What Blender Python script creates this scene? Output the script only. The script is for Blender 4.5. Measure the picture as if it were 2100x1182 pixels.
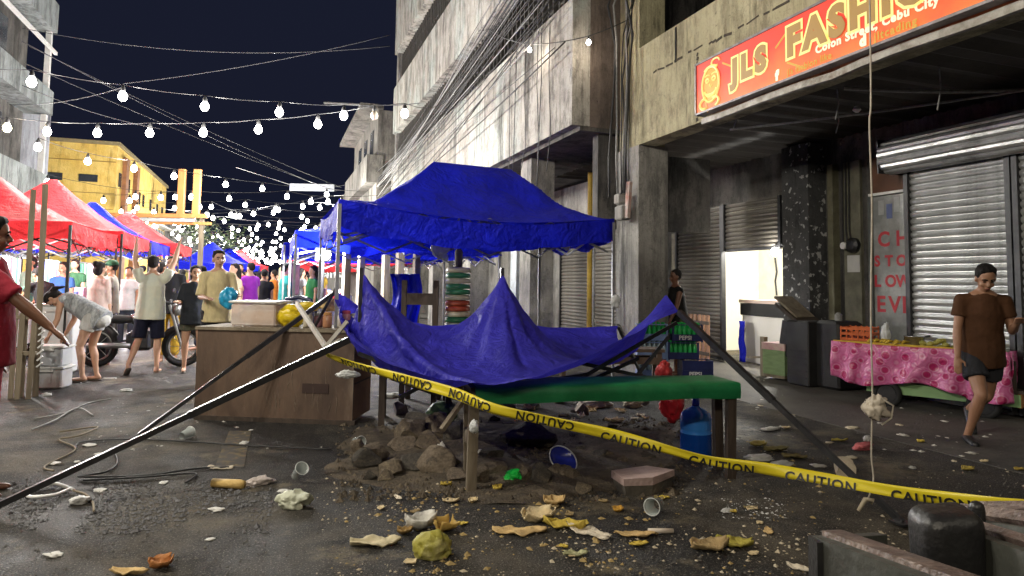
import bpy, bmesh, math, random
import numpy as np
from mathutils import Vector, Matrix, noise
R = math.radians
rnd = random.Random(7)
for o in list(bpy.data.objects): bpy.data.objects.remove(o)
sc = bpy.context.scene
COL = sc.collection
# ------------------------------------------------------------------ camera
CAM = Vector((0.0, 0.0, 1.36))
YAW, PITCH, ROLL = R(-19.3), R(4.0), R(0.9)
FPX, IW, IH = 1400.0, 2100.0, 1182.0
OY = 484.0                                   # optical centre row (lens shift)
cd = bpy.data.cameras.new('camera'); cam = bpy.data.objects.new('camera', cd); COL.objects.link(cam)
CM = Matrix.Rotation(YAW, 4, 'Z') @ Matrix.Rotation(R(90) + PITCH, 4, 'X') @ Matrix.Rotation(ROLL, 4, 'Z')
cam.matrix_world = Matrix.Translation(CAM) @ CM
cd.sensor_width = 36.0; cd.lens = 36.0 * FPX / IW
cd.shift_y = (OY - IH / 2) / IW
cd.clip_start = 0.05; cd.clip_end = 2000
sc.camera = cam
FW = Vector((math.sin(-YAW), math.cos(-YAW), 0)); RT = Vector((math.cos(-YAW), -math.sin(-YAW), 0))
M3 = CM.to_3x3()
def ray(px, py): return M3 @ Vector(((px - IW / 2) / FPX, -(py - OY) / FPX, -1.0))
def at(px, py, d):
    r = ray(px, py); return CAM + r * (d / r.dot(FW))
def onz(px, py, z=0.0):
    r = ray(px, py); return CAM + r * ((z - CAM.z) / r.z)
def onx(px, py, X):
    r = ray(px, py); return CAM + r * ((X - CAM.x) / r.x)
def ony(px, py, Y):
    r = ray(px, py); return CAM + r * ((Y - CAM.y) / r.y)
def cw(x, d, z): return Vector((0, 0, z)) + RT * x + FW * d      # camera-aligned metres to world
# ------------------------------------------------------------------ night sky, moon, exposure
w = bpy.data.worlds.new('World'); sc.world = w; w.use_nodes = True
nt = w.node_tree; bg = nt.nodes['Background']
sky = nt.nodes.new('ShaderNodeTexSky'); sky.sky_type = 'NISHITA'; sky.sun_disc = False
sky.sun_elevation = R(-3.0); sky.sun_rotation = R(200); sky.air_density = 1.2; sky.dust_density = 0.6
tint = nt.nodes.new('ShaderNodeMix'); tint.data_type = 'RGBA'; tint.inputs['Factor'].default_value = 0.75
tint.inputs['B'].default_value = (0.10, 0.13, 0.30, 1)
nt.links.new(sky.outputs[0], tint.inputs['A']); nt.links.new(tint.outputs['Result'], bg.inputs[0])
bg.inputs[1].default_value = 0.075
sd = bpy.data.lights.new('moon', 'SUN'); sd.energy = 0.02; sd.angle = R(10); sd.color = (1, .95, .88)
so = bpy.data.objects.new('moon', sd); COL.objects.link(so); so.rotation_euler = (R(40), 0, R(-30))
sc.view_settings.view_transform = 'Standard'; sc.view_settings.look = 'None'
sc.view_settings.exposure = 0.45; sc.view_settings.gamma = 1.0
sc.cycles.use_denoising = True; sc.cycles.max_bounces = 6; sc.cycles.sample_clamp_indirect = 4.0
sc.cycles.use_light_tree = True
# ------------------------------------------------------------------ materials
MATS = {}
def nodes_of(m):
    m.use_nodes = True; return m.node_tree, m.node_tree.nodes['Principled BSDF']
def L(nt, a, b): nt.links.new(a, b)
def mat(key, c1, c2=None, scale=6.0, rough=.7, metal=0.0, bump=0.0, bscale=40.0, spec=.5, stretch=(1, 1, 1), alpha=1.0, trans=0.0, contrast=(.35, .65), c3=None, sub=0.0, coat=0.0, detail=6.0):
    """colour noise between c1 and c2 (and blotches of c3), fine relief"""
    if key in MATS: return MATS[key]
    m = bpy.data.materials.new(key); nt, b = nodes_of(m); MATS[key] = m
    b.inputs['Roughness'].default_value = rough; b.inputs['Metallic'].default_value = metal
    b.inputs['Specular IOR Level'].default_value = spec
    b.inputs['Transmission Weight'].default_value = trans; b.inputs['Alpha'].default_value = alpha
    b.inputs['Coat Weight'].default_value = coat
    if c2 is None: c2 = tuple(x * .75 for x in c1)
    tc = nt.nodes.new('ShaderNodeTexCoord'); mp = nt.nodes.new('ShaderNodeMapping'); mp.inputs['Scale'].default_value = stretch
    L(nt, tc.outputs['Object'], mp.inputs[0])
    n = nt.nodes.new('ShaderNodeTexNoise'); n.inputs['Scale'].default_value = scale; n.inputs['Detail'].default_value = detail; n.inputs['Roughness'].default_value = .65
    L(nt, mp.outputs[0], n.inputs['Vector'])
    rp = nt.nodes.new('ShaderNodeValToRGB'); rp.color_ramp.elements[0].position = contrast[0]; rp.color_ramp.elements[1].position = contrast[1]
    rp.color_ramp.elements[0].color = (*c1, 1); rp.color_ramp.elements[1].color = (*c2, 1)
    L(nt, n.outputs['Fac'], rp.inputs[0]); out = rp.outputs[0]
    if c3:
        n3 = nt.nodes.new('ShaderNodeTexNoise'); n3.inputs['Scale'].default_value = scale * .33; n3.inputs['Detail'].default_value = 8; n3.inputs['Roughness'].default_value = .7
        L(nt, mp.outputs[0], n3.inputs['Vector'])
        r3 = nt.nodes.new('ShaderNodeValToRGB'); r3.color_ramp.elements[0].position = .52; r3.color_ramp.elements[1].position = .66
        L(nt, n3.outputs['Fac'], r3.inputs[0])
        mx = nt.nodes.new('ShaderNodeMix'); mx.data_type = 'RGBA'; mx.inputs['B'].default_value = (*c3, 1)
        L(nt, r3.outputs[0], mx.inputs['Factor']); L(nt, out, mx.inputs['A']); out = mx.outputs['Result']
    L(nt, out, b.inputs['Base Color'])
    if bump:
        nb = nt.nodes.new('ShaderNodeTexNoise'); nb.inputs['Scale'].default_value = bscale; nb.inputs['Detail'].default_value = 5
        L(nt, mp.outputs[0], nb.inputs['Vector'])
        bp = nt.nodes.new('ShaderNodeBump'); bp.inputs['Strength'].default_value = bump; bp.inputs['Distance'].default_value = .02
        L(nt, nb.outputs['Fac'], bp.inputs['Height']); L(nt, bp.outputs[0], b.inputs['Normal'])
    return m
def emis(key, col, strength):
    if key in MATS: return MATS[key]
    m = bpy.data.materials.new(key); nt, b = nodes_of(m); MATS[key] = m
    b.inputs['Base Color'].default_value = (*col, 1); b.inputs['Emission Color'].default_value = (*col, 1)
    b.inputs['Emission Strength'].default_value = strength
    m.cycles.emission_sampling = 'NONE'
    return m
def concrete(key, base, dark, streak=.8, light=None, top=(.42, .62), green=None, low=.5):
    """stained render: blotches, long rain streaks, hair cracks and pocks"""
    if key in MATS: return MATS[key]
    m = bpy.data.materials.new(key); nt, b = nodes_of(m); MATS[key] = m
    b.inputs['Roughness'].default_value = .9; b.inputs['Specular IOR Level'].default_value = .2
    tc = nt.nodes.new('ShaderNodeTexCoord')
    def nz(sc_, st, det=8, r=.7, kind='noise'):
        mp = nt.nodes.new('ShaderNodeMapping'); mp.inputs['Scale'].default_value = st; L(nt, tc.outputs['Object'], mp.inputs[0])
        n = nt.nodes.new('ShaderNodeTexNoise'); n.inputs['Scale'].default_value = sc_; n.inputs['Detail'].default_value = det; n.inputs['Roughness'].default_value = r
        L(nt, mp.outputs[0], n.inputs['Vector']); return n.outputs['Fac']
    def ramp(x, a, bb):
        r = nt.nodes.new('ShaderNodeMapRange'); r.inputs['From Min'].default_value = a; r.inputs['From Max'].default_value = bb; L(nt, x, r.inputs['Value']); return r.outputs[0]
    def mix(f, a, bb):
        x = nt.nodes.new('ShaderNodeMix'); x.data_type = 'RGBA'
        L(nt, f, x.inputs['Factor'])
        if isinstance(a, tuple): x.inputs['A'].default_value = (*a, 1)
        else: L(nt, a, x.inputs['A'])
        if isinstance(bb, tuple): x.inputs['B'].default_value = (*bb, 1)
        else: L(nt, bb, x.inputs['B'])
        return x.outputs['Result']
    def mul(a, k):
        x = nt.nodes.new('ShaderNodeMath'); x.operation = 'MULTIPLY'; L(nt, a, x.inputs[0])
        if isinstance(k, float): x.inputs[1].default_value = k
        else: L(nt, k, x.inputs[1])
        return x.outputs[0]
    c = mix(ramp(nz(.9, (1, 1, 1)), .35, .65), base, light or tuple(min(1, x * 1.25) for x in base))
    if green: c = mix(ramp(nz(.6, (1, 1, .6)), .5, .62), c, green)
    st = mul(ramp(nz(1.0, (3.1, 3.1, .16), 7, .72), .5, .66), ramp(nz(.45, (1, 1, .7), 5), .38, .58))
    c = mix(mul(st, streak), c, dark)
    c = mix(mul(ramp(nz(1.0, (9, 9, .5), 5, .6), .56, .70), streak * .45), c, dark)
    vo = nt.nodes.new('ShaderNodeTexVoronoi'); vo.feature = 'DISTANCE_TO_EDGE'; vo.inputs['Scale'].default_value = .75
    dn = nt.nodes.new('ShaderNodeTexNoise'); dn.inputs['Scale'].default_value = 2.5; dn.inputs['Detail'].default_value = 6; L(nt, tc.outputs['Object'], dn.inputs[0])
    dm = nt.nodes.new('ShaderNodeMix'); dm.data_type = 'RGBA'; dm.blend_type = 'LINEAR_LIGHT'; dm.inputs['Factor'].default_value = .35; L(nt, tc.outputs['Object'], dm.inputs['A']); L(nt, dn.outputs['Color'], dm.inputs['B']); L(nt, dm.outputs['Result'], vo.inputs['Vector'])
    c = mix(mul(ramp(vo.outputs['Distance'], .006, .001), .22), c, tuple(x * .5 for x in dark))
    c = mix(mul(ramp(nz(.55, (1, 1, 1), 9, .75), top[0] + .1, top[1] + .1), low), c, dark)
    c = mix(mul(ramp(nz(14, (1, 1, 1), 4), .62, .7), .6), c, tuple(x * .6 for x in dark))
    c = mix(mul(ramp(nz(2.2, (1, 1, .40), 10, .8), .48, .60), .72), c, tuple(x * 1.5 for x in dark))
    c = mix(mul(ramp(nz(.8, (2.2, 2.2, .30), 9, .75), .54, .62), .75), c, tuple(x * .8 for x in dark))
    c = mix(mul(ramp(nz(38, (1, 1, 1), 3, .6), .58, .68), .35), c, dark)
    L(nt, c, b.inputs['Base Color'])
    bp = nt.nodes.new('ShaderNodeBump'); bp.inputs['Strength'].default_value = .6; bp.inputs['Distance'].default_value = .035
    L(nt, nz(9, (1, 1, 1), 9), bp.inputs['Height']); L(nt, bp.outputs[0], b.inputs['Normal'])
    return m
def asphalt():
    m = bpy.data.materials.new('asphalt'); nt, b = nodes_of(m)
    tc = nt.nodes.new('ShaderNodeTexCoord')
    def nz(s, st=(1, 1, 1), det=8, r=.65):
        mp = nt.nodes.new('ShaderNodeMapping'); mp.inputs['Scale'].default_value = st; L(nt, tc.outputs['Object'], mp.inputs[0])
        n = nt.nodes.new('ShaderNodeTexNoise'); n.inputs['Scale'].default_value = s; n.inputs['Detail'].default_value = det; n.inputs['Roughness'].default_value = r
        L(nt, mp.outputs[0], n.inputs['Vector']); return n.outputs['Fac']
    def ramp(x, a, bb, lo=0., hi=1.):
        r = nt.nodes.new('ShaderNodeMapRange'); r.inputs['From Min'].default_value = a; r.inputs['From Max'].default_value = bb
        r.inputs['To Min'].default_value = lo; r.inputs['To Max'].default_value = hi; L(nt, x, r.inputs['Value']); return r.outputs[0]
    def mix(f, a, bb):
        x = nt.nodes.new('ShaderNodeMix'); x.data_type = 'RGBA'; L(nt, f, x.inputs['Factor'])
        if isinstance(a, tuple): x.inputs['A'].default_value = (*a, 1)
        else: L(nt, a, x.inputs['A'])
        x.inputs['B'].default_value = (*bb, 1); return x.outputs['Result']
    big = nz(.55, (1, .45, 1), 9, .6); mid = nz(2.2)
    c = mix(ramp(mid, .40, .60), (.032, .029, .026), (.110, .095, .072))
    c = mix(ramp(big, .46, .56), c, (.014, .014, .015))
    c = mix(ramp(nz(.8, (1, 1, 1), 10, .75), .55, .62), c, (.155, .128, .082))
    c = mix(ramp(nz(1.3, (.35, 1.6, 1), 7, .7), .56, .66), c, (.012, .012, .013))
    c = mix(ramp(nz(95, (1, 1, 1), 2), .58, .66), c, (.24, .22, .18))
    c = mix(ramp(nz(60, (1, 1, 1), 2), .60, .70), c, (.012, .012, .012))
    L(nt, c, b.inputs['Base Color'])
    L(nt, ramp(big, .45, .60, .82, .40), b.inputs['Roughness'])
    b.inputs['Specular IOR Level'].default_value = .28
    bp = nt.nodes.new('ShaderNodeBump'); bp.inputs['Strength'].default_value = 1.0; bp.inputs['Distance'].default_value = .022
    ad = nt.nodes.new('ShaderNodeMath'); ad.operation = 'ADD'
    L(nt, nz(120, (1, 1, 1), 3), ad.inputs[0]); L(nt, ramp(nz(7), 0, 1, 0, 2.2), ad.inputs[1]); L(nt, ad.outputs[0], bp.inputs['Height'])
    L(nt, bp.outputs[0], b.inputs['Normal'])
    return m
# ------------------------------------------------------------------ mesh helpers
def rotm(rx=0, ry=0, rz=0): return Matrix.Rotation(rz, 3, 'Z') @ Matrix.Rotation(ry, 3, 'Y') @ Matrix.Rotation(rx, 3, 'X')
def frame_z(d):
    d = Vector(d).normalized(); a = Vector((0, 0, 1)) if abs(d.z) < .95 else Vector((1, 0, 0))
    x = a.cross(d).normalized(); y = d.cross(x); return Matrix((x, y, d)).transposed()
class MB:
    def __init__(s): s.v = []; s.f = []
    def add(s, vs, fs):
        k = len(s.v); s.v += [tuple(v) for v in vs]; s.f += [tuple(i + k for i in f) for f in fs]; return s
    def box(s, c, size, rot=None, taper=1.0, bev=0.0):
        c = Vector(c); h = Vector(size) / 2
        if bev:
            pr = []; hx, hy = h.x, h.y; e = min(bev, hx * .9, hy * .9, h.z * .9)
            rings = [(h.x - e, h.y - e, -h.z), (h.x, h.y, -h.z + e), (h.x, h.y, h.z - e), (h.x - e, h.y - e, h.z)]
            vs = []
            for (a, b2, z) in rings:
                ee = e * .7
                vs += [(a - ee, -b2, z), (a, -b2 + ee, z), (a, b2 - ee, z), (a - ee, b2, z), (-a + ee, b2, z), (-a, b2 - ee, z), (-a, -b2 + ee, z), (-a + ee, -b2, z)]
            fs = [tuple(range(7, -1, -1)), tuple(range(24, 32))]
            for r in range(3):
                for i in range(8):
                    j = (i + 1) % 8; fs.append((r * 8 + i, r * 8 + j, r * 8 + 8 + j, r * 8 + 8 + i))
        else:
            vs = [(x * h.x * (taper if z > 0 else 1), y * h.y * (taper if z > 0 else 1), z * h.z) for z in (-1, 1) for y in (-1, 1) for x in (-1, 1)]
            fs = [(0, 2, 3, 1), (4, 5, 7, 6), (0, 1, 5, 4), (2, 6, 7, 3), (0, 4, 6, 2), (1, 3, 7, 5)]
        if rot is not None: vs = [rot @ Vector(v) for v in vs]
        return s.add([Vector(v) + c for v in vs], fs)
    def bar(s, a, b, w_, h_=None, roll=0):
        a, b = Vector(a), Vector(b); m = frame_z(b - a) @ Matrix.Rotation(roll, 3, 'Z')
        return s.box((a + b) / 2, (w_, h_ or w_, (b - a).length), m)
    def tube(s, pts, r, n=8, cap=True, closed=False):
        pts = [Vector(p) for p in pts]; m = len(pts); rr = r if isinstance(r, (list, tuple)) else [r] * m
        k = len(s.v); up = None
        for i, p in enumerate(pts):
            if closed: d = pts[(i + 1) % m] - pts[i - 1]
            else: d = pts[min(i + 1, m - 1)] - pts[max(i - 1, 0)]
            d = d.normalized() if d.length > 1e-9 else Vector((0, 0, 1))
            if up is None:
                up = Vector((0, 0, 1)) if abs(d.z) < .9 else Vector((1, 0, 0))
            x = up.cross(d); x = x.normalized() if x.length > 1e-6 else d.orthogonal().normalized(); y = d.cross(x); up = y
            for j in range(n):
                a = 2 * math.pi * j / n; s.v.append(tuple(p + (x * math.cos(a) + y * math.sin(a)) * rr[i]))
        for i in range(m if closed else m - 1):
            i2 = (i + 1) % m
            for j in range(n):
                j2 = (j + 1) % n; s.f.append((k + i * n + j, k + i * n + j2, k + i2 * n + j2, k + i2 * n + j))
        if cap and not closed:
            s.f.append(tuple(k + j for j in range(n - 1, -1, -1))); s.f.append(tuple(k + (m - 1) * n + j for j in range(n)))
        return s
    def lathe(s, prof, n=20, c=(0, 0, 0), rot=None, cap=True):
        k = len(s.v); c = Vector(c)
        for (r, z) in prof:
            for j in range(n):
                a = 2 * math.pi * j / n; v = Vector((r * math.cos(a), r * math.sin(a), z))
                if rot is not None: v = rot @ v
                s.v.append(tuple(v + c))
        for i in range(len(prof) - 1):
            for j in range(n):
                j2 = (j + 1) % n; s.f.append((k + i * n + j, k + i * n + j2, k + (i + 1) * n + j2, k + (i + 1) * n + j))
        if cap:
            s.f.append(tuple(k + j for j in range(n - 1, -1, -1))); s.f.append(tuple(k + (len(prof) - 1) * n + j for j in range(n)))
        return s
    def ell(s, c, rad, rot=None, n=14, m=9):
        pr = [(max(1e-4, math.sin(math.pi * i / m)), -math.cos(math.pi * i / m)) for i in range(m + 1)]
        k = len(s.v); c = Vector(c)
        for (r, z) in pr:
            for j in range(n):
                a = 2 * math.pi * j / n; v = Vector((r * math.cos(a) * rad[0], r * math.sin(a) * rad[1], z * rad[2]))
                if rot is not None: v = rot @ v
                s.v.append(tuple(v + c))
        for i in range(m):
            for j in range(n):
                j2 = (j + 1) % n; s.f.append((k + i * n + j, k + i * n + j2, k + (i + 1) * n + j2, k + (i + 1) * n + j))
        s.f.append(tuple(k + j for j in range(n - 1, -1, -1))); s.f.append(tuple(k + m * n + j for j in range(n)))
        return s
    def grid(s, P, nu, nv):                       # P(i,j)->point
        k = len(s.v)
        for j in range(nv):
            for i in range(nu): s.v.append(tuple(P(i, j)))
        for j in range(nv - 1):
            for i in range(nu - 1): s.f.append((k + j * nu + i, k + j * nu + i + 1, k + (j + 1) * nu + i + 1, k + (j + 1) * nu + i))
        return s
    def prism(s, poly, z0, z1, fn=None):
        n = len(poly); vs = [(x, y, z0) for x, y in poly] + [(x, y, z1) for x, y in poly]
        if fn: vs = [fn(Vector(v)) for v in vs]
        return s.add(vs, [tuple(range(n - 1, -1, -1)), tuple(range(n, 2 * n))] + [(i, (i + 1) % n, n + (i + 1) % n, n + i) for i in range(n)])
    def mesh(s, name, smooth=False):
        me = bpy.data.meshes.new(name); me.from_pydata(s.v, [], s.f); me.update()
        if smooth: me.polygons.foreach_set('use_smooth', [True] * len(me.polygons))
        return me
    def build(s, name, material, parent=None, smooth=False, world=False, solid=0.0, loc=None):
        """one mesh object; world=True: vertices are world coordinates"""
        if world:
            if parent is not None:
                inv = (Matrix.Translation(parent.location) @ parent.rotation_euler.to_matrix().to_4x4()).inverted()
                if parent.parent is not None:
                    g = parent.parent; inv = inv @ (Matrix.Translation(g.location) @ g.rotation_euler.to_matrix().to_4x4()).inverted()
                s.v = [tuple(inv @ Vector(v)) for v in s.v]
            else:
                A = np.array(s.v); o_ = Vector(((A[:, 0].min() + A[:, 0].max()) / 2, (A[:, 1].min() + A[:, 1].max()) / 2, A[:, 2].min()))
                s.v = [tuple(Vector(v) - o_) for v in s.v]; loc = o_
        o = mk(name, s.mesh(name, smooth), material, parent)
        if loc is not None: o.location = loc
        if solid:
            md = o.modifiers.new('solid', 'SOLIDIFY'); md.thickness = solid; md.offset = 0
        return o
def mk(name, me, material, parent=None, loc=None, rot=None):
    o = bpy.data.objects.new(name, me); COL.objects.link(o)
    if material is not None:
        if len(me.materials) == 0: me.materials.append(material)
    if parent is not None: o.parent = parent
    if loc is not None: o.location = loc
    if rot is not None: o.rotation_euler = rot
    return o
def tag(o, label=None, cat=None, group=None, kind=None):
    if label: o['label'] = label
    if cat: o['category'] = cat
    if group: o['group'] = group
    if kind: o['kind'] = kind
    return o
def thing(name, label, cat, loc=(0, 0, 0), rz=0, group=None):
    o = bpy.data.objects.new(name, None); COL.objects.link(o); o.empty_display_size = .1
    o.location = loc; o.rotation_euler = (0, 0, rz); return tag(o, label, cat, group)
def lamp(name, loc, power, col=(1, 1, 1), rad=.04, parent=None):
    l = bpy.data.lights.new(name, 'POINT'); l.energy = power; l.color = col; l.shadow_soft_size = rad
    o = bpy.data.objects.new(name, l); COL.objects.link(o); o.location = loc
    if parent is not None: o.parent = parent
    return o
def text_mesh(txt, size=1.0, extrude=.0, offset=0.0, shear=0.0, spacing=1.0):
    cu = bpy.data.curves.new('lettering', 'FONT'); cu.body = txt; cu.size = size; cu.extrude = extrude; cu.offset = offset
    cu.shear = shear; cu.space_character = spacing; cu.resolution_u = 3
    ob = bpy.data.objects.new('lettering', cu); COL.objects.link(ob)
    dg = bpy.context.evaluated_depsgraph_get(); me = bpy.data.meshes.new_from_object(ob.evaluated_get(dg))
    bpy.data.objects.remove(ob); return me
def faceto(d): return math.atan2(-d[0], d[1])
def copy_tree(o, parent=None):
    c = o.copy(); COL.objects.link(c)
    if parent is not None: c.parent = parent
    for ch in o.children: copy_tree(ch, c)
    return c
def catenary(a, b, sag, n=14):
    a, b = Vector(a), Vector(b); return [a.lerp(b, i / (n - 1)) - Vector((0, 0, sag * 4 * (i / (n - 1)) * (1 - i / (n - 1)))) for i in range(n)]
# ================================================================== the setting
g = MB().grid(lambda i, j: (-150 + 300 * i / 60, -40 + 340 * j / 60, 0), 61, 61).build('street', asphalt()); tag(g, kind='structure')
m_floor = mat('arcade_floor', (.060, .055, .048), (.11, .10, .085), 1.2, .7, bump=.5, bscale=30, c3=(.03, .03, .03))
tag(MB().box((6.7, 12, .002), (2.7, 44, .004)).build('pavement', m_floor), kind='structure')
# worn yellow lane mark beneath the counter front
m_ypaint = mat('worn_yellow_paint', (.15, .11, .045), (.055, .048, .040), 14, .85, contrast=(.36, .52))
p0, p1, p2, p3 = onz(440, 960), onz(500, 960), onz(515, 885), onz(470, 885)
tag(MB().add([(p.x, p.y, .004) for p in (p0, p1, p2, p3)], [(0, 1, 2, 3)]).build('lane_marking', m_ypaint), kind='structure')

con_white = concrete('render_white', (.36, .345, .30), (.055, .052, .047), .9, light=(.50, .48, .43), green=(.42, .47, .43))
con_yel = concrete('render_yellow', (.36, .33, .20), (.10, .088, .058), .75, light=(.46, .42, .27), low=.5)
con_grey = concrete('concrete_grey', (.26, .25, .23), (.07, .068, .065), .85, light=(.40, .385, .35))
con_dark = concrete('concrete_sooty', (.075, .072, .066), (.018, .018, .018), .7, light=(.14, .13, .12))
con_speck = concrete('column_flaking', (.06, .062, .065), (.02, .02, .022), .3, light=(.10, .10, .10))
# flaking white paint specks on the dark column
nt_, b_ = nodes_of(con_speck)
tc_ = nt_.nodes.new('ShaderNodeTexCoord'); n_ = nt_.nodes.new('ShaderNodeTexNoise'); n_.inputs['Scale'].default_value = 11; n_.inputs['Detail'].default_value = 6
r_ = nt_.nodes.new('ShaderNodeMapRange'); r_.inputs['From Min'].default_value = .60; r_.inputs['From Max'].default_value = .64
x_ = nt_.nodes.new('ShaderNodeMix'); x_.data_type = 'RGBA'; x_.inputs['B'].default_value = (.42, .43, .43, 1)
src = b_.inputs['Base Color'].links[0].from_socket
L(nt_, tc_.outputs['Object'], n_.inputs[0]); L(nt_, n_.outputs['Fac'], r_.inputs['Value']); L(nt_, r_.outputs[0], x_.inputs['Factor'])
L(nt_, src, x_.inputs['A']); L(nt_, x_.outputs['Result'], b_.inputs['Base Color'])
con_fin = concrete('fin_shaded', (.060, .057, .052), (.020, .020, .019), .8, light=(.11, .105, .095))  # shade of the balcony recess put into the fins' dark colour
con_shade_stain = concrete('recess_shade_stain', (.022, .021, .020), (.010, .010, .010), .5, light=(.035, .034, .032))  # recess shade put into a near-black colour; the drip stain shares it
soffit_m = mat('soffit_boards', (.035, .030, .026), (.055, .047, .04), 3, .8, bump=.3)  # dark brown, with the unlit underside's shade put into the colour
steel_shut = mat('shutter_steel', (.62, .63, .63), (.44, .45, .45), 5, .36, metal=.7, bump=.15, bscale=60, c3=(.2, .2, .2))
brown_shut = mat('shutter_brown', (.17, .155, .13), (.11, .10, .085), 4, .6, metal=.3, bump=.2, bscale=50, c3=(.07, .065, .06))
dark_metal = mat('dark_metal', (.035, .036, .04), (.06, .06, .062), 10, .45, metal=.7)
dim_wire = mat('dim_wire', (.035, .035, .037), (.02, .02, .022), 20, .7)
black_wire = mat('black_wire', (.012, .012, .013), (.03, .03, .03), 20, .6)
grey_wire = mat('grey_wire', (.30, .30, .29), (.18, .18, .17), 20, .6)
white_plastic = mat('white_plastic', (.74, .74, .72), (.62, .62, .60), 8, .4)

# ---------------- arcade building on the right
XF, XW = 5.2, 7.9
arc = thing('arcade_building', 'dark ground-floor arcade with yellowish concrete fascia at the right', 'building', (XF, 9.1, 0))
def part(mb, name, m, parent=arc, **k): return mb.build(name, m, parent, world=True, **k)
part(MB().box((XF + .16, 3.0, 4.25), (.32, 12.15, 1.50)), 'fascia', con_yel)
part(MB().box((XF + .255, 9.42, 1.75), (.51, .70, 3.5)), 'pillar', con_grey)
part(MB().box((XF + .255, 9.42, 6.5), (.45, .62, 6.0)), 'pillar', con_yel)
# corrugated soffit of the arcade
def corr(i, j):
    y = -3 + 16.2 * i / 240; return (XF + .33 + 2.45 * j, y, 3.60 + .02 * math.sin(y * 2 * math.pi / .16) + .0 * j)
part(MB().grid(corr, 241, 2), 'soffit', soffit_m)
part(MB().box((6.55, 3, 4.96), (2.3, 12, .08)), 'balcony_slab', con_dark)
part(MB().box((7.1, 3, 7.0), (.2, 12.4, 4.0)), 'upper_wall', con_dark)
for yy in (8.6, 6.2, 3.8):
    part(MB().box((6.2, yy, 6.9), (1.7, .14, .30)), 'beam', con_dark)
# gutter lip under the sign, bent here and there
pts = []
for i in range(27):
    y = 7.35 - i * .36; pts.append((XF - .05 + rnd.uniform(-.01, .01), y, 3.475 + rnd.uniform(-.008, .008) - (.03 if i in (6, 13) else 0)))
gm = MB()
for a, b in zip(pts[:-1], pts[1:]):
    a, b = Vector(a), Vector(b); gm.bar(a, b + (b - a) * .02, .05, .07)
part(gm, 'gutter', mat('gutter_metal', (.40, .38, .34), (.20, .18, .15), 9, .6, metal=.3, c3=(.12, .08, .05)))
# ceiling conduit and wires
for (a, b, r) in (((5.6, 7.4, 3.42), (7.6, 3.6, 3.40), .014), ((5.7, 5.6, 3.50), (7.7, 4.6, 3.46), .02)):
    part(MB().tube(catenary(a, b, .04, 8), r, 6), 'conduit', grey_wire)
for (x, y, l) in ((5.9, 5.9, .35), (6.2, 4.9, .45), (5.6, 7.3, .18), (6.6, 6.6, .3)):
    part(MB().tube([(x, y, 3.6), (x + .02, y, 3.6 - l * .5), (x - .01, y + .02, 3.6 - l)], .008, 5), 'hanging_wire', grey_wire)
part(MB().lathe([(.03, 0), (.05, -.04), (.02, -.07)], 10, (6.6, 6.3, 3.56)), 'lamp_holder', white_plastic)
# back wall with openings: door bay Y 9.03..12.1 (open part 9.03..10.56)
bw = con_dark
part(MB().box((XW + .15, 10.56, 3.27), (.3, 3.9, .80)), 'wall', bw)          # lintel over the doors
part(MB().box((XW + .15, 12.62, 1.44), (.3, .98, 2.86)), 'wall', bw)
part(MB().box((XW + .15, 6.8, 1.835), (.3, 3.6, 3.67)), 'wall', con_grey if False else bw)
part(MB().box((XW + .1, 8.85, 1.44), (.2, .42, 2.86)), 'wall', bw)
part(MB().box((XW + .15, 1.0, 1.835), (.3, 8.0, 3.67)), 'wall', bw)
part(MB().box((XW - .12, 8.43, 1.78), (.44, .56, 3.56)), 'column', con_speck)
part(MB().box((XW - .03, 12.2, 1.25), (.1, .16, 2.4)), 'door_post', mat('pale_post', (.25, .22, .16), (.12, .11, .09), 7, .8))
part(MB().box((XW - .06, 7.95, 1.6), (.12, .10, 3.2)), 'door_post', mat('post_olive', (.16, .155, .10), (.10, .095, .06), 6, .7))
part(MB().box((XW - .02, 7.62, 1.6), (.06, .30, 3.2)), 'wall_panel', mat('panel_olive', (.17, .165, .12), (.09, .088, .065), 4, .8))
for k, yy in enumerate((7.76, 7.70, 7.64)):
    part(MB().tube([(XW - .07, yy, 3.3), (XW - .07, yy + .01, 2.2), (XW - .07, yy - .02 * k, 1.95)], .012, 6), 'conduit', black_wire)
mt = part(MB().lathe([(.11, 0), (.11, .06), (.07, .09)], 18, (XW - .05, 7.58, 1.98), rotm(0, -math.pi / 2, 0)), 'electric_meter', dark_metal)
part(MB().lathe([(.055, 0), (.05, .03)], 14, (XW - .12, 7.70, 1.98), rotm(0, -math.pi / 2, 0)), 'meter_dial', white_plastic)
part(MB().box((XW - .055, 7.60, 1.72), (.004, .22, .24)), 'notice_sheet', mat('paper', (.52, .52, .50), (.45, .45, .43), 5, .8))
part(MB().box((XW - .03, 6.98, 2.93), (.06, .60, .50)), 'header_panel', mat('brown_board', (.15, .065, .03), (.09, .04, .02), 3, .6))
part(MB().box((XW - .05, 6.98, 2.665), (.08, .62, .035)), 'trim', white_plastic)
part(MB().box((XW - .03, 7.30, 1.4), (.07, .06, 2.5)), 'frame', mat('door_frame_grey', (.10, .11, .10), (.06, .065, .06), 4, .5))
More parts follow.
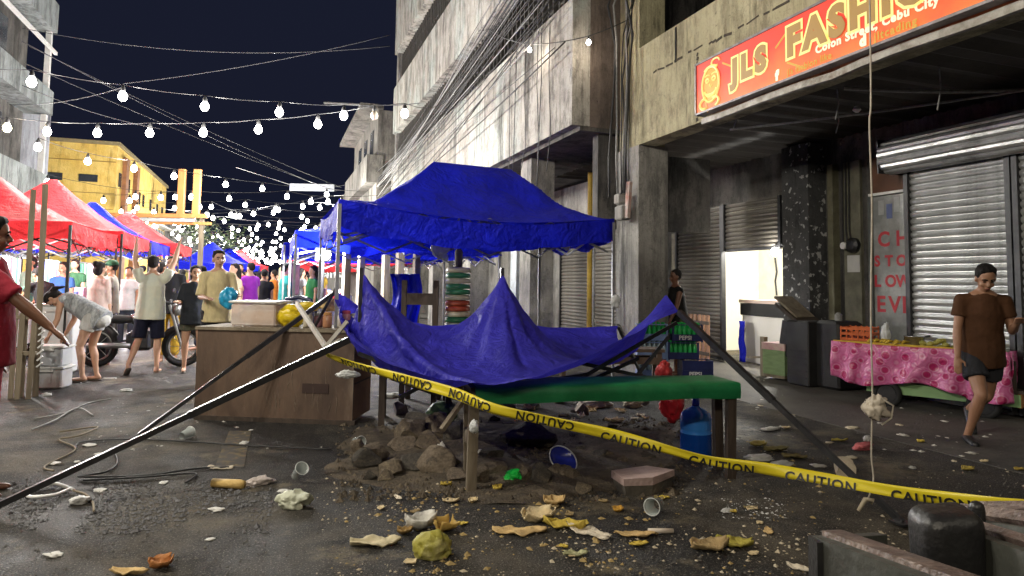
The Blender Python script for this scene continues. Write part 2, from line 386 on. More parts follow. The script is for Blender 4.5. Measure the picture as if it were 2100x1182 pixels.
# shop window with red lettering
gl = part(MB().box((XW - .02, 6.98, 1.6), (.02, .58, 2.08)), 'window_pane', mat('dusty_glass', (.27, .28, .27), (.17, .18, .175), 3, .25, c3=(.34, .35, .34)))
red_let = mat('red_vinyl', (.48, .03, .045), (.40, .03, .04), 9, .6)
for txt, z, size, y0, adv in (('CH', 1.95, .28, 7.20, .29), ('STO', 1.68, .20, 7.26, .175), ('LOW', 1.40, .22, 7.27, .175), ('EVI', 1.06, .30, 7.24, .20)):
    for i_, ch_ in enumerate(txt):
        me = text_mesh(ch_, size, .001, .008); me.transform(Matrix.Translation(-arc.location) @ Matrix(((0, 0, -1, XW - .033), (-1, 0, 0, y0 - adv * i_), (0, 1, 0, z), (0, 0, 0, 1)))); mk('letter', me, red_let, arc)
for (dy, z, c) in ((.02, 2.42, (.12, .16, .34)), (.15, 2.48, (.4, .42, .42)), (-.1, 2.5, (.42, .43, .42))):
    part(MB().box((XW - .033, 6.98 + dy, z), (.004, .09, .2)), 'sticker', mat('sticker%d' % int(z * 100 + dy * 10), c))
# room behind the open shutter
cream = mat('cream_wall', (.84, .82, .72), (.80, .77, .66), 2, .8, c3=(.72, .68, .55))
part(MB().box((10.2, 10.6, 1.6), (.1, 3.9, 3.2)), 'room_wall', cream)
part(MB().box((9.2, 12.5, 1.6), (2.0, .1, 3.2)), 'room_wall', cream)
part(MB().box((9.2, 8.72, 1.6), (2.0, .1, 3.2)), 'room_wall', cream)
part(MB().box((9.2, 10.6, 3.2), (2.1, 3.9, .1)), 'room_ceiling', cream)
part(MB().tube([(10.13, 11.9, 2.0), (10.13, 11.85, 1.7), (10.13, 11.9, 1.5), (10.13, 11.86, 1.2)], .018, 6), 'conduit', black_wire)

# spalled crack with rust along the fascia, old drip stain
ck = MB(); yy = 8.6
while yy > 3.6:
    l_ = rnd.uniform(.06, .22); zc = 4.50 + .05 * noise.noise(Vector((yy * 1.5, 0, 0))) - (8.6 - yy) * .01
    ck.box((XF - .001, yy, zc), (.012, l_, rnd.uniform(.012, .035)), rotm(rnd.uniform(-.2, .2))); yy -= l_ + rnd.uniform(0, .12)
for k in range(16): ck.box((XF - .001, 7.55 + rnd.uniform(-.04, .04), 3.55 + k * .058), (.010, rnd.uniform(.015, .05), .05), rotm(rnd.uniform(-.4, .4)))
ck_o = part(ck, 'spalled_crack', mat('spall', (.07, .055, .035), (.03, .025, .02), 20, .95)); ck_o['kind'] = 'stuff'
part(MB().box((XF - .004, 8.05, 4.72), (.01, .035, .5)), 'drip_stain', con_shade_stain)
# ---------------- roller shutters: every slat a part
def shutter(name, label, X, y0, y1, z0, z1, pitch, m, housing=None, rails=True):
    t = thing(name, label, 'shutter', (X, (y0 + y1) / 2, 0), 0)
    wd = y1 - y0; me = MB(); prof = [(0, 0), (-.022, pitch * .2), (-.03, pitch * .5), (-.022, pitch * .78), (0, pitch * .86), (.002, pitch)]
    vs = [(x, -wd / 2, z) for x, z in prof] + [(x, wd / 2, z) for x, z in prof]; n = len(prof)
    me.add(vs, [(i, i + 1, n + i + 1, n + i) for i in range(n - 1)]); ms = me.mesh('slat')
    ms.materials.append(m); z = z0; k = 0
    while z < z1 - pitch * .5:
        mk('slat', ms, None, t, (rnd.uniform(-.002, .002), 0, z), (0, rnd.uniform(-.02, .02), rnd.uniform(-.0015, .0015))); z += pitch; k += 1
    MB().box((0, 0, z0 - .02), (.05, wd, .05)).build('bottom_bar', dark_metal, t)
    if rails:
        for s in (-1, 1): MB().box((-.02, s * (wd / 2 + .03), (z0 + z1) / 2), (.09, .06, z1 - z0 + .05)).build('guide_rail', dark_metal, t)
    if housing:
        hy0, hy1, hz0, hz1 = housing; hp = .085; zz = hz0; hw = hy1 - hy0; cy = (hy0 + hy1) / 2 - (y0 + y1) / 2
        R0 = (hz1 - hz0) / 2; cz = (hz0 + hz1) / 2
        for i in range(9):                                            # wound curtain: strips round the drum
            a0 = math.pi * (.42 + i * .128); a1 = math.pi * (.42 + (i + 1) * .128) - .02
            q = MB(); pr = []
            for a in (a0, (a0 * .7 + a1 * .3), (a0 * .3 + a1 * .7), a1):
                rr = R0 + (.012 if a not in (a0, a1) else -.004)
                pr.append((math.cos(a) * rr - .12, math.sin(a) * rr + cz))
            q.add([(x, cy - hw / 2, z_) for x, z_ in pr] + [(x, cy + hw / 2, z_) for x, z_ in pr], [(i_, i_ + 1, 5 + i_, 4 + i_) for i_ in range(3)])
            q.build('wound_slat', m, t)
        for s in (-1, 1): MB().box((-.1, cy + s * (hw / 2 + .012), cz), (2 * R0, .02, 2 * R0)).build('end_plate', dark_metal, t)
    return t
shutter('roller_shutter', 'bright corrugated steel shutter behind the running man', 7.68, 5.28, 6.50, .06, 2.95, .085, steel_shut, housing=(3.0, 6.70, 2.86, 3.30))
shutter('roller_shutter', 'steel shutter at the right edge of the picture', 7.68, 3.7, 5.14, .06, 2.92, .085, steel_shut)
shutter('roller_shutter', 'closed brown shutter left of the lit doorway', XW - .05, 10.62, 12.05, .06, 2.83, .075, brown_shut)
shutter('roller_shutter', 'half-raised shutter above the lit doorway', XW - .05, 9.08, 10.5, 2.04, 2.85, .075, brown_shut)

# ---------------- red shop sign
SX = XF - .13
sign = thing('shop_sign', 'orange-red illuminated shop sign with yellow outlined lettering on the fascia', 'sign', (SX, 7.3, 3.55))
def sign_mat():
    m = bpy.data.materials.new('sign_face'); nt, b = nodes_of(m); tc = nt.nodes.new('ShaderNodeTexCoord'); sp = nt.nodes.new('ShaderNodeSeparateXYZ'); L(nt, tc.outputs['Object'], sp.inputs[0])
    n = nt.nodes.new('ShaderNodeTexNoise'); n.inputs['Scale'].default_value = 2.2; n.inputs['Detail'].default_value = 5; L(nt, tc.outputs['Object'], n.inputs[0])
    a = nt.nodes.new('ShaderNodeMath'); a.operation = 'MULTIPLY_ADD'; a.inputs[1].default_value = -1.3; L(nt, sp.outputs['Z'], a.inputs[0]); L(nt, n.outputs['Fac'], a.inputs[2])
    r = nt.nodes.new('ShaderNodeValToRGB'); r.color_ramp.elements[0].position = -.0; r.color_ramp.elements[0].color = (.80, .05, .025, 1); r.color_ramp.elements[1].position = .62; r.color_ramp.elements[1].color = (.85, .20, .03, 1)
    L(nt, a.outputs[0], r.inputs[0]); L(nt, r.outputs[0], b.inputs['Base Color']); L(nt, r.outputs[0], b.inputs['Emission Color'])
    b.inputs['Emission Strength'].default_value = .20; b.inputs['Roughness'].default_value = .5; return m
MB().box((0, -3.0, .31), (.10, 6.0, .62)).build('panel', sign_mat(), sign)
fr_m = mat('sign_frame', (.30, .28, .28), (.16, .15, .15), 9, .5, metal=.5)
for (y, z, dy, dz) in ((-3.0, -.012, 6.05, .025), (-3.0, .632, 6.05, .025), (.014, .31, .025, .66)):
    MB().box((0, y, z), (.13, dy, dz)).build('frame', fr_m, sign)
let_y = emis('sign_yellow', (.90, .80, .28), .25); let_t = emis('sign_tan', (.40, .24, .07), .10); let_w = emis('sign_cream', (.92, .86, .62), .25); let_o = emis('sign_ochre', (.62, .36, .05), .18)
def sign_text(txt, y, z, size, m, dx, off=0.0, sp=1.0, rot=0.0):
    me = text_mesh(txt, size, .0015, off, 0, sp)
    me.transform(Matrix(((0, 0, -1, dx), (-1, 0, 0, y), (0, 1, 0, z), (0, 0, 0, 1)))); mk('lettering', me, m, sign)['kind'] = 'stuff'
def sign_word(txt, y, z, size, sp):
    wd = lambda t_: max(v.co.x for v in text_mesh(t_, size, 0, 0, 0, sp).vertices)
    for i_, ch_ in enumerate(txt):
        x0 = wd(txt[:i_] + 'I') - wd('I') if i_ else 0.0
        for (m, dx, off) in ((let_y, -.054, .052), (let_t, -.058, .024)):
            me = text_mesh(ch_, size, .0015, off); me.transform(Matrix(((0, 0, -1, dx), (-1, 0, 0, y - x0), (0, 1, 0, z), (0, 0, 0, 1)))); mk('letter', me, m, sign)
sign_word('JLS', -.72, .21, .37, 1.36)
sign_word('FASHION', -1.62, .235, .41, 1.28)
sign_text('Colon Street, Cebu City', -2.02, .135, .115, let_w, -.054, .005, 1.15)
sign_text('jls fashion like', -1.62, .03, .095, let_o, -.054, .002, 1.1); sign_text('f', -1.45, .03, .14, let_w, -.054, .012)
sign_text('jltcading', -2.72, .03, .105, let_o, -.054, .003, 1.2); sign_text('d', -2.56, .03, .14, let_w, -.054, .01)
# emblem: a smiling line-drawn face with a curl of hair, in yellow line
em = MB(); E = lambda y, z: (-.055, y, z)
def arcline(cy, cz, ry, rz_, a0, a1, r=.009, n=18): em.tube([E(cy - ry * math.cos(R(a0 + (a1 - a0) * i / (n - 1))), cz + rz_ * math.sin(R(a0 + (a1 - a0) * i / (n - 1)))) for i in range(n)], r, 5)
arcline(-.30, .30, .17, .22, 0, 360, .016, 28); arcline(-.30, .25, .12, .10, 190, 350, .016); arcline(-.30, .24, .12, .06, 190, 350, .010)
for s in (-1, 1): arcline(-.30 + s * .065, .36, .035, .025, 0, 360, .011); arcline(-.30 + s * .065, .41, .05, .02, 20, 160, .009)
arcline(-.30, .31, .02, .04, 180, 330, .009); arcline(-.30, .48, .13, .05, 10, 170, .012); arcline(-.40, .55, .08, .05, 0, 300, .012); arcline(-.22, .08, .14, .07, 100, 260, .02); arcline(-.34, .07, .12, .06, -60, 90, .016)
em.build('emblem', let_y, sign)
MB().ell((-.0505, -.30, .30), (.004, .165, .215), None, 6, 24).build('emblem_ground', let_o, sign)
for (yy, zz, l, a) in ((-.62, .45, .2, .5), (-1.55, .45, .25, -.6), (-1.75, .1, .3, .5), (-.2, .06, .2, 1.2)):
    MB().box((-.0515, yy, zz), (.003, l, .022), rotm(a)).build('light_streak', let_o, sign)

# ---------------- stained concrete building with long overhang
XB = 4.5; Y0, Y1 = 10.0, 28.0
cb = thing('concrete_building', 'grey-white stained concrete building with overhanging balconies hung with cables', 'building', (XB, Y0, 0))
P = lambda mb, n, m, **k: mb.build(n, m, cb, world=True, **k)
cy, ly = (Y0 + Y1) / 2, Y1 - Y0
P(MB().box((XB + .16, cy, 5.02), (.32, ly, 2.14)), 'parapet', con_white)
P(MB().box((XB + .16, cy, 8.40), (.32, ly, 1.90)), 'parapet', con_white)
P(MB().box((XB + .16, cy, 12.4), (.32, ly, 3.2)), 'parapet', con_white)
for z in (6.1, 9.36): P(MB().box((XB + .95, cy, z + .7), (.1, ly - .1, 1.5)), 'recess_wall', con_shade_stain)
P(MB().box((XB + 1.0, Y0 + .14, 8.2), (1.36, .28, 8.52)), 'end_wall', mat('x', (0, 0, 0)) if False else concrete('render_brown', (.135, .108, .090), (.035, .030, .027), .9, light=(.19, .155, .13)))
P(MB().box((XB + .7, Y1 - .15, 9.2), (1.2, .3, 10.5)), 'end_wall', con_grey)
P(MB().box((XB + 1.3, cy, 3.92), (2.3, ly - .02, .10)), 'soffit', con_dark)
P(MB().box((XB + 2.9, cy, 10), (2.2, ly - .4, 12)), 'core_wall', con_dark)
finm = MB().box((0, 0, .69), (.10, .05, 1.40)).mesh('fin'); finm.materials.append(con_fin)
loop = MB().box((0, 0, .35), (.06, .20, .05)).mesh('fin_tie'); loop.materials.append(con_fin)
for z in (6.09, 9.35):
    y = Y0 + .4
    while y < Y1 - .3:
        mk('fin', finm, None, cb, (.30 + rnd.uniform(-.01, .01), y - Y0, z)); y += .26
    y = Y0 + .53
    while y < Y1 - .3:
        mk('fin_tie', loop, None, cb, (.30, y - Y0, z + rnd.choice((0, .3, .6)))); y += .26
# ground floor of that building: columns and shutters in shadow
for i, yy in enumerate((12.9, 17.2, 21.5, 25.8)):
    P(MB().box((XB + .55, yy, 1.94), (.5, .6, 3.88)), 'column', con_grey)
P(MB().box((XB + 2.8, 20.5, 1.94), (.2, 15.0, 3.88)), 'back_wall', con_grey)
P(MB().box((XB + 1.65, 10.25, 3.1), (2.2, .2, 1.6)), 'cross_wall', con_dark)
for k, (ya, yb, lab) in enumerate(((13.1, 14.6, 'shut brown shutter seen through the big blue tent, nearest the grey pillar'), (14.8, 16.4, 'shut brown shutter deeper behind the big blue tent'))):
    shutter('roller_shutter', lab, 7.15, ya, yb, .06, 2.9, .085, brown_shut)
for k, (yy, c) in enumerate(((13.6, (.55, .62, .66)), (15.2, (.50, .55, .58)), (18.6, (.5, .52, .5)), (19.9, (.42, .4, .34)), (23.2, (.5, .5, .44)))):
    P(MB().box((XB + .9 + .06 * k, yy, 1.5), (.18, .42, 3.0)), 'post', concrete('post%d' % k, c, (.16, .15, .14), .6))
P(MB().tube([(5.9, 12.2, 0), (5.9, 12.2, 3.6)], .05, 8), 'pipe', mat('yellow_pipe', (.55, .36, .04), (.40, .26, .03), 8, .5))
P(MB().tube([(5.9, 12.0, 0), (5.9, 12.0, 3.6)], .03, 8), 'pipe', grey_wire)

# ---------------- cables along and across
def cable(pts, r, m, label, group, name='cable'):
    return tag(MB().tube(pts, r, 5).build(name, m, world=True, smooth=True), label, 'cable', group)
for i in range(30):
    a = Vector((XB - .25 + rnd.uniform(-.1, .1), rnd.uniform(9.6, 10.4), rnd.uniform(5.2, 8.0) if i % 3 else rnd.uniform(6.6, 8.2)))
    b = Vector((XB - .25 + rnd.uniform(-.15, .15), rnd.uniform(30, 40), rnd.uniform(4.4, 6.2)))
    cable(catenary(a, b, rnd.uniform(.2, .8), 16), rnd.uniform(.007, .013), black_wire if i % 5 else grey_wire, 'cable strung lengthwise in a tangle along the stained concrete balconies', 'cables along the concrete facade')
for i in range(6):
    y = rnd.uniform(10.6, 13.5); x = XB - .04
    cable([(x, y, 6.0), (x - .01, y + rnd.uniform(-.05, .05), 5.0), (x + .0, y + rnd.uniform(-.1, .1), 4.0), (x - .02, y + rnd.uniform(-.2, .2), rnd.uniform(2.6, 3.6))], .008, black_wire, 'thin loose cable hanging down the front of the concrete parapet', 'cables hanging from the parapet')
for i in range(9):
    x0 = XF - .12 + rnd.uniform(-.12, .10); yy = 9.25 + rnd.uniform(-.2, .4)
    pts = [(x0 + rnd.uniform(-.2, .4) * (k / 7.0) ** 2 + rnd.uniform(-.02, .02), yy + rnd.uniform(-.03, .03), 2.75 + k * .62) for k in range(8)]
    cable(pts, rnd.uniform(.010, .02), black_wire if i % 3 else grey_wire, 'cable running up beside the grey arcade pillar', 'cables climbing the pillar')
jb = thing('junction_box', 'grey meter and splice box strapped to the pillar under the cable bundle', 'junction box', (XF - .14, 9.3, 2.35))
MB().box((0, 0, .12), (.16, .26, .22), bev=.02).build('case', con_grey, jb); MB().box((-.02, .05, .34), (.14, .18, .16), bev=.02).build('case', con_grey, jb)
MB().box((-.02, -.2, .3), (.05, .10, .55), rotm(.12)).build('board', mat('rust_white_board', (.45, .40, .36), (.35, .16, .12), 6, .8), jb)
for i, (pa, pb, zs) in enumerate((((45, 58), (800, 95), (7.2, 7.0)), ((252, 172), (800, 72), (6.0, 7.2)), ((45, 85), (640, 375), (6.5, 5.2)), ((60, 95), (700, 385), (7.0, 5.2)), ((50, 130), (690, 392), (6.4, 5.0)), ((45, 175), (330, 265), (6.0, 5.2)), ((20, 215), (250, 180), (5.6, 5.4)))):
    a = onz(*pa, zs[0]); b = onz(*pb, zs[1])
    cable(catenary(a, b, .35 if i == 0 else .12, 12), .009, dim_wire, ['slack cable crossing highest in the night sky', 'taut pale cable rising from a bulb to the concrete building', 'upper long cable running down the street from the left building', 'second long cable running down the street from the left building', 'lower long cable running down the street', 'short cable leading to the yellow building', 'thin cable crossing behind the brightest bulb'][i], None)
# ================================================================== left and far buildings
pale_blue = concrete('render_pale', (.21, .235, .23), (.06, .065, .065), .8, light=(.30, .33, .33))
bl = thing('balcony_building', 'pale weathered building with balconies at the left edge', 'building', (-9, 29, 0))
Q = lambda mb, n, m, p=bl, **k: mb.build(n, m, p, world=True, **k)
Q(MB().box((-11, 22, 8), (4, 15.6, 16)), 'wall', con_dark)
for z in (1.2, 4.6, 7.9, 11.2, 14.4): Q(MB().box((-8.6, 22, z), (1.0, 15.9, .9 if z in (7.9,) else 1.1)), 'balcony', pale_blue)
for z in (5.6, 9.0): Q(MB().box((-8.35, 29.9, z), (.18, .18, 13)) if z < 6 else MB().box((-8.15, 22, 9.9), (.1, 16.2, .12)), 'pipe' if z < 6 else 'rail', white_plastic)
for y in (27, 24.5, 22):
    for z in (3.0, 6.3, 9.6): Q(MB().box((-8.98, y, z), (.06, 1.2, 1.3)), 'window', mat('night_glass', (.03, .035, .045), (.05, .055, .06), 3, .2))
be = thing('grey_building', 'dim grey block behind the left balcony building', 'building', (-10, 33, 0))
Q(MB().box((-14, 33.4, 4.4), (8.6, 4.6, 8.8)), 'wall', concrete('grey_dim', (.20, .21, .23), (.07, .07, .08), .6), be)
for k in range(4):
    for z in (3.2, 6.0): Q(MB().box((-10.6 - k * 2, 31.06, z), (1.2, .08, 1.4)), 'window', MATS['night_glass'], be)
yel = concrete('yellow_render', (.74, .50, .11), (.40, .25, .06), .35, light=(.80, .60, .20), low=.3)
by = thing('yellow_building', 'yellow painted building with brown pilasters rising above the red tents', 'building', (-9.5, 48.6, 0))
Q(MB().box((-17.5, 59.2, 4.85), (16, 21.2, 9.7)), 'wall', yel, by)
Q(MB().box((-17.5, 59.2, 9.78), (16.3, 21.5, .22)), 'cornice', mat('cornice', (.30, .24, .12)), by)
brn = mat('pilaster_brown', (.34, .15, .06), (.22, .10, .05), 3, .8)
for y in (50.8, 54.6): Q(MB().box((-9.42, y, 4.9), (.35, .9, 8.6)), 'pilaster', brn, by)
for k, y in enumerate((49.6, 52.4, 56.5, 58.2, 61.4, 64.8, 67.6)): Q(MB().box((-9.48, y, 7.2 if k > 1 else 7.6), (.12, .55, .9)), 'window', MATS['night_glass'], by)
for k in range(9):
    f_ = Q(MB().box((-9.44, 56.6 + k * 1.45, 4.7), (.12, 1.1, 1.7)), 'window', mat('lit_shop_glass', (.25, .27, .28), (.12, .13, .14), 2, .3), by)
Q(MB().box((-9.2, 62.6, 5.75), (.9, 13.6, .16)), 'awning', white_plastic, by)
for x in (-12.9, -11.0): Q(MB().box((x, 48.55, 7.5), (1.0, .1, .45)), 'window', MATS['night_glass'], by)
Q(MB().box((-11.6, 48.5, 4.2), (1.3, .12, .8)), 'window', mat('lit_window', (.62, .60, .52), (.45, .43, .36), 6, .6), by)
for z in (8.6, 6.6, 5.6, 4.9): Q(MB().box((-17.5, 48.57, z), (15.9, .05, .04)), 'band', mat('band_brown', (.35, .22, .06)), by)
# grey textured house beyond the concrete building, street end silhouettes
con_house = concrete('house_render', (.15, .14, .125), (.04, .038, .035), .9, light=(.22, .21, .185))
bg_ = thing('weathered_house', 'small weathered house front beyond the concrete building', 'building', (4.2, 30, 0))
Q(MB().box((6.6, 34, 4.4), (5.0, 9.0, 8.8)), 'wall', con_house, bg_)
Q(MB().box((4.0, 34, 6.2), (.7, 9.2, 1.2)), 'balcony', con_house, bg_); Q(MB().box((3.8, 34, 8.9), (1.0, 9.4, .18)), 'eave', con_house, bg_)
for yy in (31.2, 33.4, 35.6):
    for zz in (3.6, 7.6): Q(MB().box((4.09, yy, zz), (.06, .9, 1.1)), 'window', MATS['night_glass'], bg_)
Q(MB().tube([(4.0, 30, 9.1), (1.9, 31, 9.25)], .05, 6), 'awning_arm', grey_wire, bg_)
far = thing('far_block', 'dark low building closing the far end of the street on the right', 'building', (5, 48, 0))
Q(MB().box((8, 70, 4), (6, 44, 8)), 'wall', con_dark, far); Q(MB().box((4.9, 70, 4.2), (.4, 44, 1.0)), 'balcony', con_grey, far)
for y in range(50, 90, 4): Q(MB().box((4.97, y, 2.6), (.1, 2.2, 2.0)), 'window', MATS['lit_shop_glass'], far)
far2 = thing('far_block', 'dark low building far down the street on the left', 'building', (-10, 75, 0))
Q(MB().box((-14, 96, 3.6), (8, 46, 7.2)), 'wall', con_dark, far2)
for y in range(76, 116, 5): Q(MB().box((-9.97, y, 3.0), (.1, 2.6, 2.4)), 'window', MATS['lit_shop_glass'], far2)
# ---------------- overhead festoon lights
bulb_e = emis('bulb_glow', (1.0, .98, .93), 26.0)
bulb_w = emis('bulb_glow_warm', (1.0, .90, .55), 20.0)
bulb_off = mat('bulb_off', (.75, .66, .52), (.6, .52, .4), 5, .25)
def bulb_mesh(s=1.0):
    return MB().lathe([(.003, -.075), (.022, -.072), (.038, -.05), (.042, -.03), (.034, -.004), (.02, .02)], 12).mesh('bulb', True)
BM = bulb_mesh(); SM = MB().lathe([(.022, .018), (.022, .05), (.012, .07), (.005, .085)], 8).mesh('socket', True); SM.materials.append(black_wire)
def festoon(name_label, bulbs, ends, power=0.0, col=(1, .97, .9), off=(), light_every=1, bs=1.0, warm=(), lm=None, dim={}):
    pts = [Vector(p) for p in bulbs]; t = thing('string_lights', name_label, 'string lights', pts[0])
    wire = ([Vector(ends[0])] if ends[0] is not None else []) + [p + Vector((0, 0, .085 * bs)) for p in pts] + ([Vector(ends[1])] if ends[1] is not None else [])
    full = []
    for a, b in zip(wire[:-1], wire[1:]): full += catenary(a, b, .02 * (b - a).length, 5)[:-1]
    full.append(wire[-1]); MB().tube(full, .008, 4).build('wire', black_wire, t, world=True)
    for i, p in enumerate(pts):
        me = BM
        o = mk('bulb', me, None, t, p - t.location); o.scale = (bs, bs, bs)
        o.data = BMO[0] if i in off else (BMO[2] if i in warm else BMO[1])
        s = mk('socket', SM, None, o)
        if power and i % light_every == 0 and i not in off:
            lamp('bulb_light', p - t.location - Vector((0, 0, .11 * bs)), power * light_every * dim.get(i, 1.0), (1, .86, .55) if i in warm else col, .035, t)
    return t
BMO = []
for m_ in (bulb_off, bulb_e, bulb_w):
    q = BM.copy(); q.materials.clear(); q.materials.append(m_); BMO.append(q)
K = 1.0
r1 = [onz(65, 162, 5.0), onz(252, 192, 5.0), onz(420, 213, 4.97), onz(573, 225, 4.95), onz(705, 232, 4.97), onz(830, 228, 5.05)]
festoon('brightest string of bulbs crossing high over the street', r1, (onz(-160, 130, 5.2), onx(905, 215, XB - .02)), 240 * K, bs=2.0, dim={4: .5, 5: .16})
r2 = [onz(15, 257, 4.6), onz(97, 265, 4.6), onz(200, 268, 4.6), onz(307, 268, 4.6), onz(417, 267, 4.65), onz(530, 261, 4.75), onz(652, 250, 4.85), onz(768, 232, 5.0)]
festoon('second string of bulbs, ending in an unlit bulb by the concrete building', r2, (onz(-60, 250, 4.7), onz(860, 212, 5.2)), 190 * K, off=(7,), bs=2.0, dim={6: .5}, warm=(0,))
r3 = [onz(78, 297, 4.7), onz(180, 327, 4.7), onz(275, 342, 4.7), onz(357, 358, 4.7), onz(463, 375, 4.7), onz(538, 384, 4.75), onz(670, 396, 4.8)]
festoon('third string of bulbs crossing before the yellow building', r3, (None, onz(735, 392, 5.0)), 220 * K, bs=2.1, light_every=2)
r4 = [onz(365, 440, 4.5), onz(425, 438, 4.5), onz(474, 438, 4.5), onz(520, 436, 4.5), onz(571, 428, 4.6), onz(621, 421, 4.7), onz(673, 411, 4.8)]
festoon('fourth string of bulbs, just over the crowd', r4, (onz(335, 440, 4.6), onz(710, 400, 5.0)), 260 * K, bs=2.3, light_every=3)
k = 0; y = 27.0
while y < 135:
    n = 9; ps = [Vector((-6.6 + 10.8 * i / (n - 1) + rnd.uniform(-.5, .5), y + rnd.uniform(-1, 1), 4.45 + rnd.uniform(-.15, .15))) for i in range(n)]
    festoon('string of small bulbs far down the street', ps, (None, None), 0, bs=1.7 + y * .014)['group'] = 'far strings of bulbs'
    if k % 6 == 4: lamp('far_fill_light', (-3, y, 3.9), 4200, (1, .97, .9), .1)  # added fill lamps without a fixture, standing in for the far bulbs
    y += 3.2; k += 1
# two strings that run on over the photographer's head, towards the arcade
festoon('string of bulbs overhead between the camera and the tents, above the picture', [Vector((-4.6 + 1.30 * i, 4.4 + .12 * i, 4.75)) for i in range(6)], ((-6.5, 4.2, 5), (5.1, 5.4, 5.1)), 170 * K, (1, .93, .80), bs=1.2, light_every=1, dim={0: 2.2, 1: 1.9, 2: .8, 3: .2, 4: .12, 5: .10})
festoon('string of bulbs behind the photographer', [Vector((-5 + 2.2 * i, -3.0, 4.8)) for i in range(5)], ((-7, -3, 5), (5.1, -3, 5.1)), 300 * K, (1, .89, .70), bs=1.2, dim={0: 1.3, 1: .9, 2: .35, 3: .2, 4: .12})
festoon('two small warm bulbs hanging in front of the concrete corner', [onx(1086, 100, 4.2), onx(1207, 84, 4.6)], (onx(1000, 60, 4.2), onx(1290, 40, 5.15)), 6.0, (1, .8, .6), bs=.9)
# ================================================================== canopies
def fabric(key, c, thin=.25, rough=.62, bump=.5):
    if key in MATS: return MATS[key]
    m = bpy.data.materials.new(key); nt, b = nodes_of(m); MATS[key] = m
    tc = nt.nodes.new('ShaderNodeTexCoord')
    n = nt.nodes.new('ShaderNodeTexNoise'); n.inputs['Scale'].default_value = 2.5; n.inputs['Detail'].default_value = 7; L(nt, tc.outputs['Object'], n.inputs[0])
    r = nt.nodes.new('ShaderNodeValToRGB'); r.color_ramp.elements[0].position = .3; r.color_ramp.elements[1].position = .7
    r.color_ramp.elements[0].color = (*[x * .62 for x in c], 1); r.color_ramp.elements[1].color = (*[min(1, x * 1.12 + .004) for x in c], 1); L(nt, n.outputs['Fac'], r.inputs[0])
    L(nt, r.outputs[0], b.inputs['Base Color']); b.inputs['Roughness'].default_value = rough; b.inputs['Specular IOR Level'].default_value = .25
    n2 = nt.nodes.new('ShaderNodeTexNoise'); n2.inputs['Scale'].default_value = 9; n2.inputs['Detail'].default_value = 6; n2.inputs['Distortion'].default_value = 1.2; L(nt, tc.outputs['Object'], n2.inputs[0])
    bp = nt.nodes.new('ShaderNodeBump'); bp.inputs['Strength'].default_value = bump; bp.inputs['Distance'].default_value = .05; L(nt, n2.outputs['Fac'], bp.inputs['Height']); L(nt, bp.outputs[0], b.inputs['Normal'])
    n3 = nt.nodes.new('ShaderNodeTexNoise'); n3.inputs['Scale'].default_value = 3.2; n3.inputs['Detail'].default_value = 9; n3.inputs['Distortion'].default_value = 3.0; L(nt, tc.outputs['Object'], n3.inputs[0])
    b3 = nt.nodes.new('ShaderNodeBump'); b3.inputs['Strength'].default_value = .55; b3.inputs['Distance'].default_value = .09; L(nt, n3.outputs['Fac'], b3.inputs['Height']); L(nt, bp.outputs[0], b3.inputs['Normal']); L(nt, b3.outputs[0], b.inputs['Normal'])
    tr = nt.nodes.new('ShaderNodeBsdfTranslucent'); L(nt, r.outputs[0], tr.inputs[0])
    mx = nt.nodes.new('ShaderNodeMixShader'); mx.inputs[0].default_value = thin
    out = nt.nodes['Material Output']; L(nt, b.outputs[0], mx.inputs[1]); L(nt, tr.outputs[0], mx.inputs[2]); L(nt, mx.outputs[0], out.inputs[0])
    return m
blue_f = fabric('blue_polyester', (.005, .014, .66)); red_f = fabric('red_polyester', (.72, .035, .045)); navy_f = fabric('violet_blue_polyester', (.040, .034, .50), .32)
leg_m = mat('tent_leg_grey', (.34, .35, .36), (.22, .23, .24), 6, .4, metal=.6); blk_leg = mat('tent_leg_black', (.02, .02, .022), (.04, .04, .04), 8, .4, metal=.4)
def bil(c, u, v): return c[0].lerp(c[1], u).lerp(c[3].lerp(c[2], u), v)
